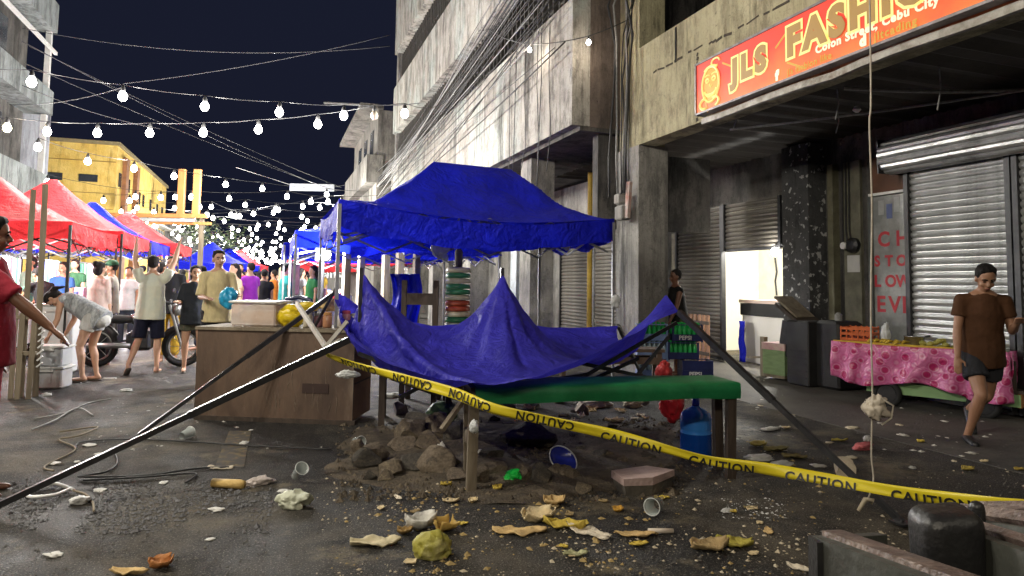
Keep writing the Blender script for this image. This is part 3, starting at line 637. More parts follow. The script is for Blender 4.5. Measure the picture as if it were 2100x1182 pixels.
def canopy(label, corners, ridge, fab, valance=.28, group=None, legs=True, truss=True, legm=None, name='canopy_tent', lean=0.0, seed=1, detail=44, sag=.16, slack=.0, skip=()):
    """corners FL, FR, BR, BL at eave height; ridge: one peak or two"""
    rr = random.Random(seed); C = [Vector(c) for c in corners]; base = (C[0] + C[1] + C[2] + C[3]) / 4; base.z = 0
    t = thing(name, label, 'tent', base, 0, group); rp = [Vector(p) for p in ridge]
    n = detail; legm = legm or leg_m
    def top(u, v):
        e = bil(C, u, v)
        # parametric position of ridge segment
        p0 = rp[0]; p1 = rp[-1]
        hgt0 = ((p0.z + p1.z) / 2) - (C[0].z + C[1].z + C[2].z + C[3].z) / 4
        us = (.5, .5) if len(rp) == 1 else (.34, .66)
        du = max(0, (us[0] - u) / us[0]) if u < us[0] else (max(0, (u - us[1]) / (1 - us[1])) if u > us[1] else 0)
        dv = abs(v - .5) * 2; k = 1 - max(du, dv)
        k2 = k ** 1.35 + (0 if max(du, dv) > .98 else 0)
        hh = hgt0 * k2
        if len(rp) > 1 and us[0] < u < us[1]: hh -= .0 * k
        w_ = (noise.noise(Vector((u * 5 + seed, v * 5, 3))) * .05 + noise.noise(Vector((u * 14 + seed, v * 6, 9))) * .022) * min(1, (1 - k) * 4) * min(1, k * 6)
        cx = (p0 + p1) / 2 - bil(C, .5, .5); cx.z = 0
        edge = min(1, k * 1.2)
        return e + Vector((0, 0, hh + w_)) + cx * edge - Vector((0, 0, sag * math.sin(math.pi * min(1, du if du > dv else dv)) * .35)) - Vector((0, 0, slack * math.sin(math.pi * u) * (1 - k) ** 2 * (1 if v < .5 else .3)))
    mb = MB().grid(lambda i, j: top(i / (n - 1), j / (n - 1)), n, n); mb.build('canopy', fab, t, True, True)
    # valance with sag between the legs and creases
    per = []
    for s in range(4):
        a, b = C[s], C[(s + 1) % 4]
        for i in range(24): per.append((a.lerp(b, i / 24), i / 24))
    per.append((C[0], 0)); out_c = base
    def vp(i, j):
        p, f = per[i]; o = (p - out_c); o.z = 0; o.normalize()
        return p + o * (.012 + .055 * (j / 4) * noise.noise(Vector((i * .42, j * .35, seed)))) - Vector((0, 0, (valance * j / 4) * (1 + .30 * noise.noise(Vector((i * .21, 7, seed)))))) - Vector((0, 0, (.03 * (1 + j / 4) + (slack if i < 24 else slack * .4)) * math.sin(math.pi * f)))
    MB().grid(vp, len(per), 5).build('valance', fab, t, True, True)
    if legs:
        for s in range(4):
            if s in skip: continue
            o = C[s] - base; o.z = 0; o.normalize(); foot = Vector((C[s].x, C[s].y, .01)) + o * lean
            topz = C[s] - Vector((0, 0, .05)); mid = topz.lerp(foot, .48)
            lg = MB().bar(topz, mid, .036).build('leg', legm, t, world=True); MB().bar(mid + (topz - mid).normalized() * .06, foot, .026).build('lower_leg', legm, t, world=True)
            MB().box(foot, (.09, .09, .02)).build('foot_plate', legm, t, world=True)
    if truss:
        for s in range(4):
            a, b = C[s], C[(s + 1) % 4]; nseg = 4 if (b - a).length > 2.7 else 2
            for k in range(nseg):
                ins = lambda w_: w_ + (base + Vector((0, 0, w_.z)) - w_).normalized() * .07
                p, q = ins(a.lerp(b, k / nseg)), ins(a.lerp(b, (k + 1) / nseg))
                z1, z2 = Vector((0, 0, -.10)), Vector((0, 0, -.42))
                MB().bar(p + z1, q + z2, .012, .026).build('truss_bar', legm, t, world=True); MB().bar(p + z2, q + z1, .012, .026).build('truss_bar', legm, t, world=True)
        cc = bil(C, .5, .5); cc.z += .05
        for s in range(4):
            m_ = C[s].lerp(C[(s + 1) % 4], .5).lerp(base + Vector((0, 0, C[s].z)), .05) - Vector((0, 0, .3))
            MB().bar(m_, cc, .012, .026).build('roof_strut', legm, t, world=True)
    return t
EZ = 2.19
FL, FR, BR, BL = at(697, 408, 6.8), at(1258, 452, 8.5), cw(.435, 10.7, EZ), at(660, 440, 9.2)
for c_ in (FL, FR, BR, BL): c_.z = EZ if c_ is not FL else FL.z
big = canopy('large standing blue canopy tent in the middle of the street', (FL, FR, BR, BL), (at(885, 325, 8.35), at(1050, 350, 9.1)), blue_f, .27, seed=3, detail=72, legm=None, slack=.13)
off = Vector((-.15, 3.4, 0))
def moved(o_): return [c + o_ for c in (FL, FR, BR, BL)]
for k, (o_, f_, lab) in enumerate(((Vector((-.3, 3.6, -.12)), blue_f, 'blue canopy tent directly behind the large blue one'), (Vector((-.4, 7.2, -.12)), blue_f, 'third blue canopy tent farther along the concrete columns'), (Vector((-.2, 11.2, -.05)), red_f, 'red canopy tent farthest along the concrete columns'))):
    c4 = moved(o_); c4 = [Vector((c.x, c.y, 2.1)) for c in c4]; mid = sum(c4, Vector()) / 4; mid.z = 2.85
    canopy(lab, c4, (mid,), f_, .26, seed=20 + k, detail=24)
# scraps of plastic bag caught in the big tent's frame
bagw = mat('thin_bag_white', (.72, .74, .74), (.60, .63, .64), 5, .35, alpha=.85)
def crumple(c, r, seed, squash=(1, 1, 1), amp=.35, sub=4):
    bm = bmesh.new(); bmesh.ops.create_icosphere(bm, subdivisions=sub, radius=1)
    for v in bm.verts:
        n_ = noise.noise_vector(v.co * 1.6 + Vector((seed * 3.1, seed, 0))); n2 = abs(noise.noise(v.co * 3.2 + Vector((seed, 0, seed)))); n3 = abs(noise.noise(v.co * 7 + Vector((0, seed, seed)))); v.co = v.co * (1 + amp * n_.x - amp * 1.1 * n2 - amp * .5 * n3) + n_ * amp * .5
        v.co = Vector((v.co.x * squash[0], v.co.y * squash[1], v.co.z * squash[2])) * r
    me = bpy.data.meshes.new('m'); bm.to_mesh(me); bm.free(); me.polygons.foreach_set('use_smooth', [True] * len(me.polygons)); return me
for k, (px, py, d, s) in enumerate(((905, 505, 8.0, .13), (1160, 495, 8.3, .10), (1262, 618, 8.45, .07))):
    o = mk('plastic_bag', crumple(None, s, 40 + k, (1, .35, 1.25)), bagw, None, at(px, py, d)); tag(o, ['white plastic scrap hanging from the scissor frame of the large blue tent', 'pale plastic bag caught under the right valance of the large blue tent', 'white scrap tied to the right leg of the large blue tent'][k], 'plastic bag')
# left row of stall tents along X -5.6..-2.6
def row_tent(label, x0, x1, y0, y1, f_, pk=3.15, ez=2.12, seed=1, **k):
    return canopy(label, ((x0, y0, ez), (x1, y0, ez), (x1, y1, ez), (x0, y1, ez)), (((x0 + x1) / 2, (y0 + y1) / 2, pk),), f_, .24, seed=seed, detail=26, legm=blk_leg, **k)
row_tent('red stall tent nearest on the left', -5.7, -2.65, 10.9, 13.9, red_f, 3.0, seed=5)
row_tent('red peaked stall tent second on the left', -5.6, -2.6, 14.05, 17.0, red_f, 3.32, 2.2, seed=6)
row_tent('blue peaked tent behind the two red ones', -5.6, -2.6, 17.2, 20.2, blue_f, 3.2, 2.2, seed=7)
row_tent('red tent behind the man with raised arms', -5.4, -2.4, 20.4, 23.4, red_f, 3.3, 2.3, seed=8)
row_tent('blue tent set back on the far left', -9.0, -5.9, 12.5, 15.5, blue_f, 2.9, 2.0, seed=9)
row_tent('blue tent set back left, behind the first', -9.0, -5.9, 15.7, 18.7, blue_f, 2.9, 2.0, seed=10)
row_tent('blue tent above the woman in the dark tee', -4.2, -1.0, 32.0, 35.2, blue_f, 3.05, 2.05, seed=11)
row_tent('blue tent with a lit edge right of that', -3.6, -.6, 36, 39, blue_f, 3.0, 2.05, seed=12)
row_tent('pinkish red tent far down the street', -3.2, -.2, 40, 43, red_f, 3.1, 2.1, seed=13)
row_tent('faraway red tent on the right of the street', 1.2, 4.2, 36, 39, red_f, 2.9, 2.1, seed=14)
# ---------------- collapsed canopy: a small cloth solver drapes the sheet between its bent frame points
def drape():
    nu, nv = 97, 65; LU, LV = 3.42, 2.86
    FLc, FRc, BRc, BLc = at(716, 694, 5.0), at(1392, 640, 5.45), at(1268, 668, 7.5), at(692, 596, 6.9)
    P1, P2 = at(741, 543, 6.0), at(1030, 543, 6.15)
    u = np.linspace(0, 1, nu); v = np.linspace(0, 1, nv); U, V = np.meshgrid(u, v)
    c = [np.array(x) for x in (FLc, FRc, BRc, BLc)]
    X = (c[0][None, None] * ((1 - U) * (1 - V))[..., None] + c[1] * (U * (1 - V))[..., None] + c[2] * (U * V)[..., None] + c[3] * ((1 - U) * V)[..., None])
    i1, i2, jm = int(.24 * (nu - 1)), int(.60 * (nu - 1)), int(.56 * (nv - 1))
    for (ii, P) in ((i1, P1), (i2, P2)):
        dd = np.hypot((U - u[ii]) * 3.4, (V - v[jm]) * 2.4); X[..., 2] += np.exp(-(dd / .5) ** 2) * (P.z - X[jm, ii, 2])
    X += np.random.RandomState(4).normal(0, .004, X.shape)
    pins = {(0, 0): FLc, (0, nu - 1): FRc, (nv - 1, nu - 1): BRc, (nv - 1, 0): BLc, (jm, i1): P1, (jm, i2): P2}
    for k in (1, 2, 3): pins[(k, 0)] = FLc + Vector((0, 0, .012 * k)) + FW * .03 * k
    for k in range(1, 8): pins[(k, nu - 1)] = Vector(at(1392 - 27 * k / 7, 640 - 37 * k / 7, 5.45 + .12 * k / 7))
    # eave tie: sheet is strapped to the frame along parts of the left edge
    for a in range(8): pins[(int((nv - 1) * (.12 + a * .11)), 0)] = Vector(at(716 - 22 * (.12 + a * .11), 690 - 85 * (.12 + a * .11), 5.0 + 1.9 * (.12 + a * .11))) - Vector((0, 0, .05 * math.sin(math.pi * a / 7)))
    pi = np.array([k for k in pins]); pv = np.array([tuple(pins[k]) for k in pins])
    prev = X.copy()
    def seg(tot):                                  # rest length of every row interval, per row v
        fr, rg, bk = tot; k = np.where(v < v[jm], v / v[jm], (1 - v) / (1 - v[jm])); w_ = k ** 1.5
        return np.where(v < v[jm], fr, bk) * (1 - w_) + rg * w_
    a1, a2, a3 = seg((.55, .72, .70)), seg((.97, 1.46, 1.2)), seg((1.02, 1.50, 1.16))
    RU = np.concatenate([np.repeat((a1 / i1)[:, None], i1, 1), np.repeat((a2 / (i2 - i1))[:, None], i2 - i1, 1), np.repeat((a3 / (nu - 1 - i2))[:, None], nu - 1 - i2, 1)], 1)[..., None]
    def along(pts):                                # resample a polyline of picture points to the columns
        q = np.array([tuple(at(*p)) for p in pts[0]]); us = np.array(pts[1]); return np.stack([np.interp(u, us, q[:, k]) for k in range(3)], 1)
    hem = along((((716, 694, 5.0), (800, 752, 4.72), (900, 779, 4.48), (1010, 789, 4.32), (1100, 770, 4.42), (1190, 738, 4.72), (1290, 690, 5.12), (1392, 640, 5.45)), (0, .13, .28, .44, .57, .70, .85, 1)))
    rdg = along((((700, 640, 6.0), (741, 543, 6.0), (800, 620, 6.0), (880, 662, 6.05), (960, 625, 6.1), (1030, 543, 6.15), (1090, 610, 6.2), (1170, 660, 6.2), (1250, 690, 6.2), (1350, 650, 6.4)), (0, .24, .33, .42, .51, .60, .69, .79, .90, 1)))
    bck = along((((692, 596, 6.9), (760, 640, 7.1), (880, 668, 7.2), (1030, 660, 7.3), (1150, 672, 7.4), (1268, 668, 7.5)), (0, .2, .4, .6, .8, 1)))
    d1 = np.linalg.norm(rdg - hem, axis=1) * .97; d2 = np.linalg.norm(bck - rdg, axis=1) * 1.0
    RV = np.concatenate([np.repeat((d1 / jm)[None], jm, 0), np.repeat((d2 / (nv - 1 - jm))[None], nv - 1 - jm, 0)], 0)[..., None]
    RD = np.sqrt(RU[:-1] ** 2 + RV[:, :-1] ** 2)
    def con(A, B, r, k=.5):
        d = B - A; l = np.linalg.norm(d, axis=-1, keepdims=True) + 1e-9; return d * ((l - r) / l) * k
    for it in range(330):
        vel = (X - prev) * .96; prev = X.copy(); X = X + vel; X[..., 2] -= .0006
        for _ in range(7):
            for s in (0, 1):
                m = (nu - s) // 2; A, B = X[:, s:s + 2 * m:2], X[:, s + 1:s + 2 * m:2]; e = con(A, B, RU[:, s::2][:, :m]); A += e; B -= e
                m = (nv - s) // 2; A, B = X[s:s + 2 * m:2], X[s + 1:s + 2 * m:2]; e = con(A, B, RV[s::2][:m]); A += e; B -= e
            e = con(X[:-1, :-1], X[1:, 1:], RD, .10); X[:-1, :-1] += e; X[1:, 1:] -= e
            e = con(X[:-1, 1:], X[1:, :-1], RD, .10); X[:-1, 1:] += e; X[1:, :-1] -= e
            X[0] = X[0] * .7 + hem * .3; X[-1] = X[-1] * .8 + bck * .2; X[pi[:, 0], pi[:, 1]] = pv
        X[..., 2] = np.maximum(X[..., 2], .30)
    return X, (FLc, FRc, BRc, BLc, P1, P2)
DX, (cFL, cFR, cBR, cBL, cP1, cP2) = drape()
def wrinkle(X):
    """radiating folds below the two peaks and long slack creases"""
    du = np.gradient(X, axis=1); dv = np.gradient(X, axis=0); nn = np.cross(du, dv); nn /= np.linalg.norm(nn, axis=-1, keepdims=True) + 1e-9
    nv_, nu_ = X.shape[:2]; D = np.zeros((nv_, nu_))
    for P in (cP1, cP2):
        d = X - np.array(P); r = np.linalg.norm(d, axis=-1); a = np.arctan2(d[..., 1], d[..., 0])
        ph = np.array([[noise.noise(Vector((X[j, i, 0] * 1.4, X[j, i, 1] * 1.4, 2))) for i in range(nu_)] for j in range(nv_)])
        D += .020 * np.sin(a * 17 + ph * 6) * np.exp(-r / .75) * np.clip(r / .18, 0, 1) + .012 * np.sin(a * 9 + ph * 9 + 1) * np.exp(-r / 1.2) * np.clip(r / .3, 0, 1)
    f = np.array([[noise.noise(Vector((i * .05, j * .22, 5))) * .022 + noise.noise(Vector((i * .16, j * .12, 8))) * .012 for i in range(nu_)] for j in range(nv_)])
    D += f; D[:, 0] = 0; D[:, -1] = 0
    return X + nn * D[..., None]
DX = wrinkle(DX)
ct = thing('collapsed_tent', 'collapsed violet-blue canopy sagging between splayed tent poles', 'tent', (cP2.x, cP2.y, 0))
nvv, nuu = DX.shape[:2]
sheet = MB().grid(lambda i, j: DX[j, i], nuu, nvv).build('canopy', navy_f, ct, True, True); sheet.modifiers.new('sub', 'SUBSURF').render_levels = 1
pole_m = mat('pole_dark', (.05, .05, .055), (.09, .09, .095), 8, .35, metal=.7, bump=.1)
def pole(a, b, w_=.036):
    a, b = Vector(a), Vector(b); m = a.lerp(b, .5); d = (b - a).normalized()
    MB().bar(a, m, w_).build('pole', pole_m, ct, world=True); MB().bar(m - d * .05, b, w_ * .78).build('pole', pole_m, ct, world=True)
pA = onz(-40, 1054, .02); pole(cFL + Vector((0, 0, -.01)), pA, .045)
pB = onz(285, 892, .02); pole(cBL, pB, .042)
pC = onz(1850, 1072, .02); pole(cFR, pC, .042); MB().box(pC, (.10, .10, .012)).build('foot_plate', pole_m, ct, world=True)
pD = onz(1330, 800, .02); pole(cBR, pD, .036)
# frame pieces still hanging under the sheet
def fb(p, q, w1=.014, w2=.03, m=pole_m): MB().bar(p, q, w1, w2).build('frame_bar', m, ct, world=True)
F = lambda px, py, d: at(px, py, d)
fb(F(735, 725, 5.3), F(960, 812, 5.2)); fb(F(1010, 800, 5.2), F(1205, 768, 5.4)); fb(F(1205, 768, 5.4), F(1388, 662, 5.62))
fb(F(800, 775, 5.5), F(905, 812, 5.4)); fb(F(820, 815, 5.4), F(890, 780, 5.5)); fb(F(1190, 790, 5.6), F(1310, 735, 5.8)); fb(F(1290, 790, 5.7), F(1372, 690, 5.7)); fb(F(1190, 745, 5.5), F(1330, 775, 5.7))
pale_bar = mat('bare_metal', (.62, .60, .54), (.45, .43, .38), 9, .45, metal=.4)
fb(F(608, 622, 6.0), F(668, 712, 5.3), .02, .045, pale_bar); fb(F(668, 712, 5.3), F(712, 660, 5.2), .018, .03, pale_bar); fb(F(690, 590, 6.9), F(640, 680, 6.6)); fb(F(700, 700, 5.0), F(655, 725, 5.05), .02, .05, pale_bar)
MB().ell(F(985, 796, 4.95), (.025, .02, .025)).build('hub_bolt', pale_bar, ct, world=True); MB().bar(cP2 - Vector((0, 0, .03)), cP2 - Vector((0, 0, .5)), .03).build('centre_pole', pole_m, ct, world=True)
MB().bar(cP1 - Vector((0, 0, .03)), cP1 - Vector((0, 0, .5)), .03).build('centre_pole', pole_m, ct, world=True)
# ================================================================== people
def cloth_mat(key, c, c2=None): return mat(key, c, c2 or tuple(x * .72 for x in c), 5, .85, bump=.35, bscale=16, spec=.2)
skin_a = mat('skin_tan', (.36, .19, .115), (.30, .155, .09), 7, .5); skin_b = mat('skin_light', (.50, .30, .20), (.42, .24, .16), 7, .5); skin_c = mat('skin_brown', (.22, .10, .06), (.18, .085, .05), 7, .45)
hair_m = mat('hair_black', (.008, .007, .007), (.020, .017, .016), 30, .75, spec=.2, bump=.6, bscale=60, stretch=(1, 1, .2)); sole_m = mat('slipper_sole', (.05, .045, .04), (.10, .08, .06), 9, .7); eye_m = mat('eye_dark', (.012, .010, .010), None, 5, .2); lip_m = mat('lips', (.26, .09, .07), None, 5, .5)
V3 = lambda *a: Vector(a)
def N(*a): return Vector(a).normalized()
wr_tex = bpy.data.textures.new('wrinkles', 'CLOUDS'); wr_tex.noise_scale = .11; wr_tex.noise_depth = 2
def remesh(o, vox, disp=0.0, smooth=3):
    m = o.modifiers.new('r', 'REMESH'); m.mode = 'VOXEL'; m.voxel_size = vox; m.use_smooth_shade = True
    s = o.modifiers.new('s', 'SMOOTH'); s.factor = .5; s.iterations = smooth
    if disp:
        d = o.modifiers.new('d', 'DISPLACE'); d.texture = wr_tex; d.strength = disp; d.mid_level = .5; d.texture_coords = 'GLOBAL'
def capsule(mb, pts, rad, n=12, flat=None, cut=(False, False)):
    """tapered limb with rounded ends; flat=(axis, k) squashes across the axis"""
    k0 = len(mb.v); pts = [Vector(p) for p in pts]
    d0 = (pts[0] - pts[1]).normalized(); d1 = (pts[-1] - pts[-2]).normalized()
    P_ = [pts[0] + d0 * rad[0] * .85, pts[0] + d0 * rad[0] * .5] + pts + [pts[-1] + d1 * rad[-1] * .5, pts[-1] + d1 * rad[-1] * .85]
    Rr = [rad[0] * .35, rad[0] * .82] + list(rad) + [rad[-1] * .82, rad[-1] * .35]
    if cut[0]: P_, Rr = P_[2:], Rr[2:]
    if cut[1]: P_, Rr = P_[:-2], Rr[:-2]
    mb.tube(P_, Rr, n)
    if flat:
        ax, kk = flat; ax = Vector(ax).normalized(); c = sum(pts, Vector()) / len(pts)
        for i in range(k0, len(mb.v)):
            p = Vector(mb.v[i]); a, b = pts[0], pts[-1]; t_ = max(-.3, min(1.3, (p - a).dot(b - a) / (b - a).length_squared)); q = a.lerp(b, t_); off_ = (p - q).dot(ax); mb.v[i] = tuple(p - ax * off_ * (1 - kk))
    return mb
DOWN = V3(0, 0, -1)
def person(label, loc, rz, H=1.65, torso=(0, 0, 1), arms=None, legs=None, head=(0, 0, 1), gaze=0.0, skin=skin_a, top=None, sleeve=.55, bottom=None, bot_len=.5, hair='short', shoes='slipper', vox=.012, fem=False, fit=1.0, hem=.06, foot_dir=None, group=None, cat='person', look=(0, 1, 0), extra_top=None, shoe_m=None, bf=1.0, tank=False, cap=None):
    s = H / 1.70; T = N(*torso); Lx = V3(1, 0, 0); Fd = Lx.cross(T) * -1 if False else T.cross(Lx) * -1
    Fd = Lx.cross(T); Fd = -Fd if Fd.y < 0 and abs(T.z) > .3 else Fd           # front of the chest
    if abs(T.z) <= .35: Fd = V3(0, 0, -1) if T.y > 0 else V3(0, 0, 1)
    arms = arms or ((N(-.12, .03, -1), N(-.05, .15, -1)), (N(.12, .03, -1), N(.05, .15, -1)))
    legs = legs or ((N(-.04, .02, -1), N(0, -.04, -1)), (N(.04, .02, -1), N(0, -.04, -1)))
    arms = [(N(*a), N(*b)) for a, b in arms]; legs = [(N(*a), N(*b)) for a, b in legs]
    hipw, shw = (.095 if fem else .09) * s, (.150 if fem else .168) * s
    lo = 9
    for th, sh in legs: lo = min(lo, (th * .43 + sh * .41).z * s)
    hz = -lo + .098 * s
    Pv = V3(0, 0, hz)
    root = thing('person', label, cat, loc, rz, group)
    body = MB(); k = s
    # torso
    c_ = [Pv - T * .05 * k, Pv + T * .06 * k, Pv + T * .20 * k, Pv + T * .34 * k, Pv + T * .44 * k]
    capsule(body, c_, [.13 * k * bf, .145 * k * bf, .125 * k * bf, .148 * k, .135 * k], 16, (Fd, .68))
    neck = Pv + T * .50 * k; hd = N(*head); hc = neck + hd * .155 * k
    capsule(body, [Pv + T * .44 * k, neck, neck + hd * .08 * k], [.06 * k, .052 * k, .05 * k])
    shs = [Pv + T * .445 * k + Lx * sx * shw for sx in (-1, 1)]
    capsule(body, [shs[0] - T * .01 * k, shs[1] - T * .01 * k], [.042 * k, .042 * k])
    ends = []
    for i, sx in enumerate((-1, 1)):
        ua, fa = arms[i]; e = shs[i] + ua * .275 * k; w_ = e + fa * .24 * k
        capsule(body, [shs[i], shs[i].lerp(e, .5), e], [.048 * k, .043 * k, .036 * k]); capsule(body, [e, e.lerp(w_, .3), w_], [.037 * k, .039 * k, .025 * k])
        # hand: palm, four fingers, thumb
        side = fa.cross(T); side = side.normalized() if side.length > .1 else Fd; nrm = side.cross(fa).normalized()
        pc = w_ + fa * .045 * k; capsule(body, [w_ + fa * .01, pc + fa * .035 * k], [.030 * k, .036 * k], 10, (nrm, .5))
        for f, (o_, l_) in enumerate(((-.027, .062), (-.009, .075), (.009, .070), (.026, .054))):
            b0 = pc + fa * .04 * k + side * o_ * k; curl = fa * .8 + nrm * sx * -.25 + T * -.25
            m0 = b0 + fa * l_ * .5 * k; capsule(body, [b0, m0, m0 + curl.normalized() * l_ * .5 * k], [.0095 * k, .009 * k, .008 * k], 6)
        tb = w_ + fa * .03 * k + side * -.028 * k; capsule(body, [tb, tb + (fa * .7 - side).normalized() * .03 * k, tb + (fa * 1.0 - side * .6).normalized() * .06 * k], [.012 * k, .011 * k, .009 * k], 6)
        ends.append((e, w_))
    feet = []
    fds = foot_dir or (V3(0, 1, 0), V3(0, 1, 0))
    for i, sx in enumerate((-1, 1)):
        th, sh = legs[i]; hp = Pv + Lx * sx * hipw - T * .02 * k; kn = hp + th * .43 * k; an = kn + sh * .41 * k
        capsule(body, [hp, hp.lerp(kn, .5), kn], [.088 * k * bf, .072 * k * bf, .052 * k]); capsule(body, [kn, kn.lerp(an, .32) - V3(0, .012, 0), kn.lerp(an, .7), an], [.05 * k, .054 * k, .037 * k, .032 * k])
        fd = Vector(fds[i]).normalized()
        heel = an - V3(0, 0, .045 * k) - fd * .035 * k; toe = heel + fd * .20 * k - V3(0, 0, .012 * k)
        capsule(body, [heel, heel.lerp(toe, .5), toe], [.034 * k, .036 * k, .026 * k], 10, (V3(0, 0, 1), .72)); capsule(body, [an, heel], [.033 * k, .032 * k]); feet.append((heel, toe, fd, an, kn, hp))
    # head with face
    gz = Matrix.Rotation(gaze, 3, 'Z') @ Vector(look); fy = (gz - hd * gz.dot(hd)).normalized(); fx = fy.cross(hd); HM = Matrix((fx, fy, hd)).transposed()
    hp_ = lambda x, y, z: hc + HM @ V3(x * k, y * k, z * k)
    body.ell(hp_(0, -.008, .035), (.073 * k, .092 * k, .088 * k), HM); body.ell(hp_(0, .014, -.03), (.056 * k, .068 * k, .078 * k), HM); body.ell(hp_(0, .035, -.075), (.033 * k, .036 * k, .028 * k), HM)
    capsule(body, [hp_(0, .082, .01), hp_(0, .098, -.022)], [.010 * k, .015 * k], 8); body.ell(hp_(0, .08, -.055), (.024 * k, .012 * k, .009 * k), HM)
    for sx in (-1, 1):
        body.ell(hp_(sx * .074, -.006, -.005), (.010 * k, .020 * k, .032 * k), HM); body.ell(hp_(sx * .03, .072, .027), (.024 * k, .012 * k, .008 * k), HM); body.ell(hp_(sx * .036, .058, -.03), (.022 * k, .02 * k, .022 * k), HM)
    b = body.build('body', skin, root); remesh(b, vox if vox > .014 else min(vox, .0095), 0, 2)
    if vox < .02:
        for sx in (-1, 1):
            MB().ell(hp_(sx * .030, .078, .008), (.013 * k, .006 * k, .006 * k), HM, 10, 6).build('eye', eye_m, root, True)
            MB().tube([hp_(sx * .012, .087, .028), hp_(sx * .032, .086, .034), hp_(sx * .048, .076, .027)], .005 * k, 5).build('eyebrow', hair_m, root)
        MB().ell(hp_(0, .088, -.055), (.021 * k, .008 * k, .006 * k), HM, 10, 6).build('lips', lip_m, root, True)
    # hair
    hm = MB(); hm.ell(hp_(0, -.018, .052), (.083 * k, .096 * k, .086 * k), HM)
    for q in range(10):
        a = rnd.uniform(0, 6.28); hm.ell(hp_(.045 * math.cos(a), -.01 + .045 * math.sin(a), .088 + rnd.uniform(-.01, .008)), (.038 * k, .038 * k, .03 * k), HM, 8, 6)
    if hair != 'short':
        hm.ell(hp_(0, -.05, -.01), (.082 * k, .07 * k, .10 * k), HM)
    else: hm.ell(hp_(0, -.045, .01), (.074 * k, .058 * k, .06 * k), HM)
    if hair == 'long': capsule(hm, [hp_(0, -.08, -.02), hp_(0, -.10, -.14), hp_(.01, -.10, -.28)], [.07 * k, .06 * k, .035 * k])
    if hair == 'bun': hm.ell(hp_(0, -.10, .09), (.05 * k, .05 * k, .05 * k), HM)
    if hair == 'tail': capsule(hm, [hp_(0, -.09, .04), hp_(0, -.15, -.02), hp_(0, -.15, -.16)], [.035 * k, .035 * k, .015 * k])
    # face window: push hair back from the face
    inv = HM.transposed(); vv = []
    for p in hm.v:
        q = inv @ (Vector(p) - hc) / k
        if q.y > .045 and q.z < .075: q.y = .045
        if q.y > .085: q.y = .085
        vv.append(tuple(hc + HM @ (q * k)))
    hm.v = vv; h_ = hm.build('hair', hair_m, root); remesh(h_, max(.008, vox * .8), .012, 1)
    if cap:
        q = MB(); q.ell(hp_(0, -.01, .075), (.092 * k, .105 * k, .075 * k), HM); capsule(q, [hp_(-.05, .09, .06), hp_(.05, .09, .06)], [.04 * k, .04 * k], 10, (HM @ V3(0, 0, 1), .3))
        c0 = q.build('cap', cap, root); remesh(c0, .012)
    # garments
    if top is not None:
        sm = MB(); f = fit
        lo_ = -hem - .09
        capsule(sm, [Pv + T * lo_ * k, Pv + T * .06 * k, Pv + T * .20 * k, Pv + T * .34 * k, Pv + T * .425 * k], [.190 * k * f * bf, .178 * k * f * bf, .160 * k * f * bf, .160 * k * f, .135 * k], 18, (Fd, .86), (True, False))
        capsule(sm, [shs[0] - T * .012 * k, (shs[0] + shs[1]) / 2 + T * .03 * k, shs[1] - T * .012 * k], [.060 * k, .066 * k, .060 * k]); capsule(sm, [Pv + T * .44 * k, neck - T * .015 * k], [.075 * k, .062 * k])
        if not tank:
            for i in range(2):
                e, w_ = ends[i]
                if sleeve <= 1.0: capsule(sm, [shs[i], shs[i].lerp(e, sleeve)], [.060 * k * f, .066 * k * f], 12, None, (False, True))
                else: capsule(sm, [shs[i], e, e.lerp(w_, sleeve - 1)], [.062 * k, .053 * k, .045 * k])
        o = sm.build('shirt', top, root); remesh(o, max(vox, .012), .015, 4)
    if bottom is not None:
        bm_ = MB(); capsule(bm_, [Pv - T * .09 * k, Pv + T * .05 * k], [.158 * k * bf, .15 * k * bf], 16, (Fd, .75))
        for i, sx in enumerate((-1, 1)):
            heel, toe, fd, an, kn, hp = feet[i]
            if bot_len <= 1: e = hp.lerp(kn, bot_len); capsule(bm_, [hp, e], [.102 * k * bf, .100 * k], 12, None, (False, True))
            else: capsule(bm_, [hp, kn, kn.lerp(an, bot_len - 1)], [.102 * k, .08 * k, .065 * k])
        o = bm_.build('trousers' if bot_len > 1 else 'shorts', bottom, root); remesh(o, max(vox, .012), .02, 3)
    if vox < .02:
        for i in range(2):
            heel, toe, fd, an, kn, hp = feet[i]; q = MB(); z = -.033 * k
            capsule(q, [heel + V3(0, 0, z) - fd * .01, heel.lerp(toe, .5) + V3(0, 0, z), toe + fd * .02 + V3(0, 0, z + .004)], [.038 * k, .040 * k, .034 * k], 12, (V3(0, 0, 1), .30))
            if shoe_m: q = capsule(MB(), [heel - fd * .005, heel.lerp(toe, .5), toe + fd * .015], [.044 * k, .045 * k, .036 * k], 12, (V3(0, 0, 1), .85))
            q.build('shoe' if shoe_m else 'slipper', shoe_m or sole_m, root, True)
    return root
CR, CF = RT, FW                                    # camera right and forward
def gl(px, py): return onz(px, py, 0)
# runner in the brown shirt
person('man in brown tee and dark shorts striding past the pink cart', gl(2018, 908), faceto(-CR * .30 - CF * .95), 1.70,
       torso=(0, .20, 1), head=(0, .52, 1), legs=((N(.06, -.22, -1), N(.10, -.95, -.45)), (N(-.05, .55, -1), N(.16, -.48, -1))), arms=((N(-.20, -.05, -1), N(.15, .85, .30)), (N(.16, .06, -1), N(.06, .16, -1))), skin=skin_a,
       top=cloth_mat('shirt_brown', (.085, .038, .018)), bottom=cloth_mat('shorts_charcoal', (.035, .036, .042)), bot_len=.62, vox=.010, fit=1.04, foot_dir=(V3(0, .5, -.85), V3(0, 1, -.05)), shoe_m=dark_metal)
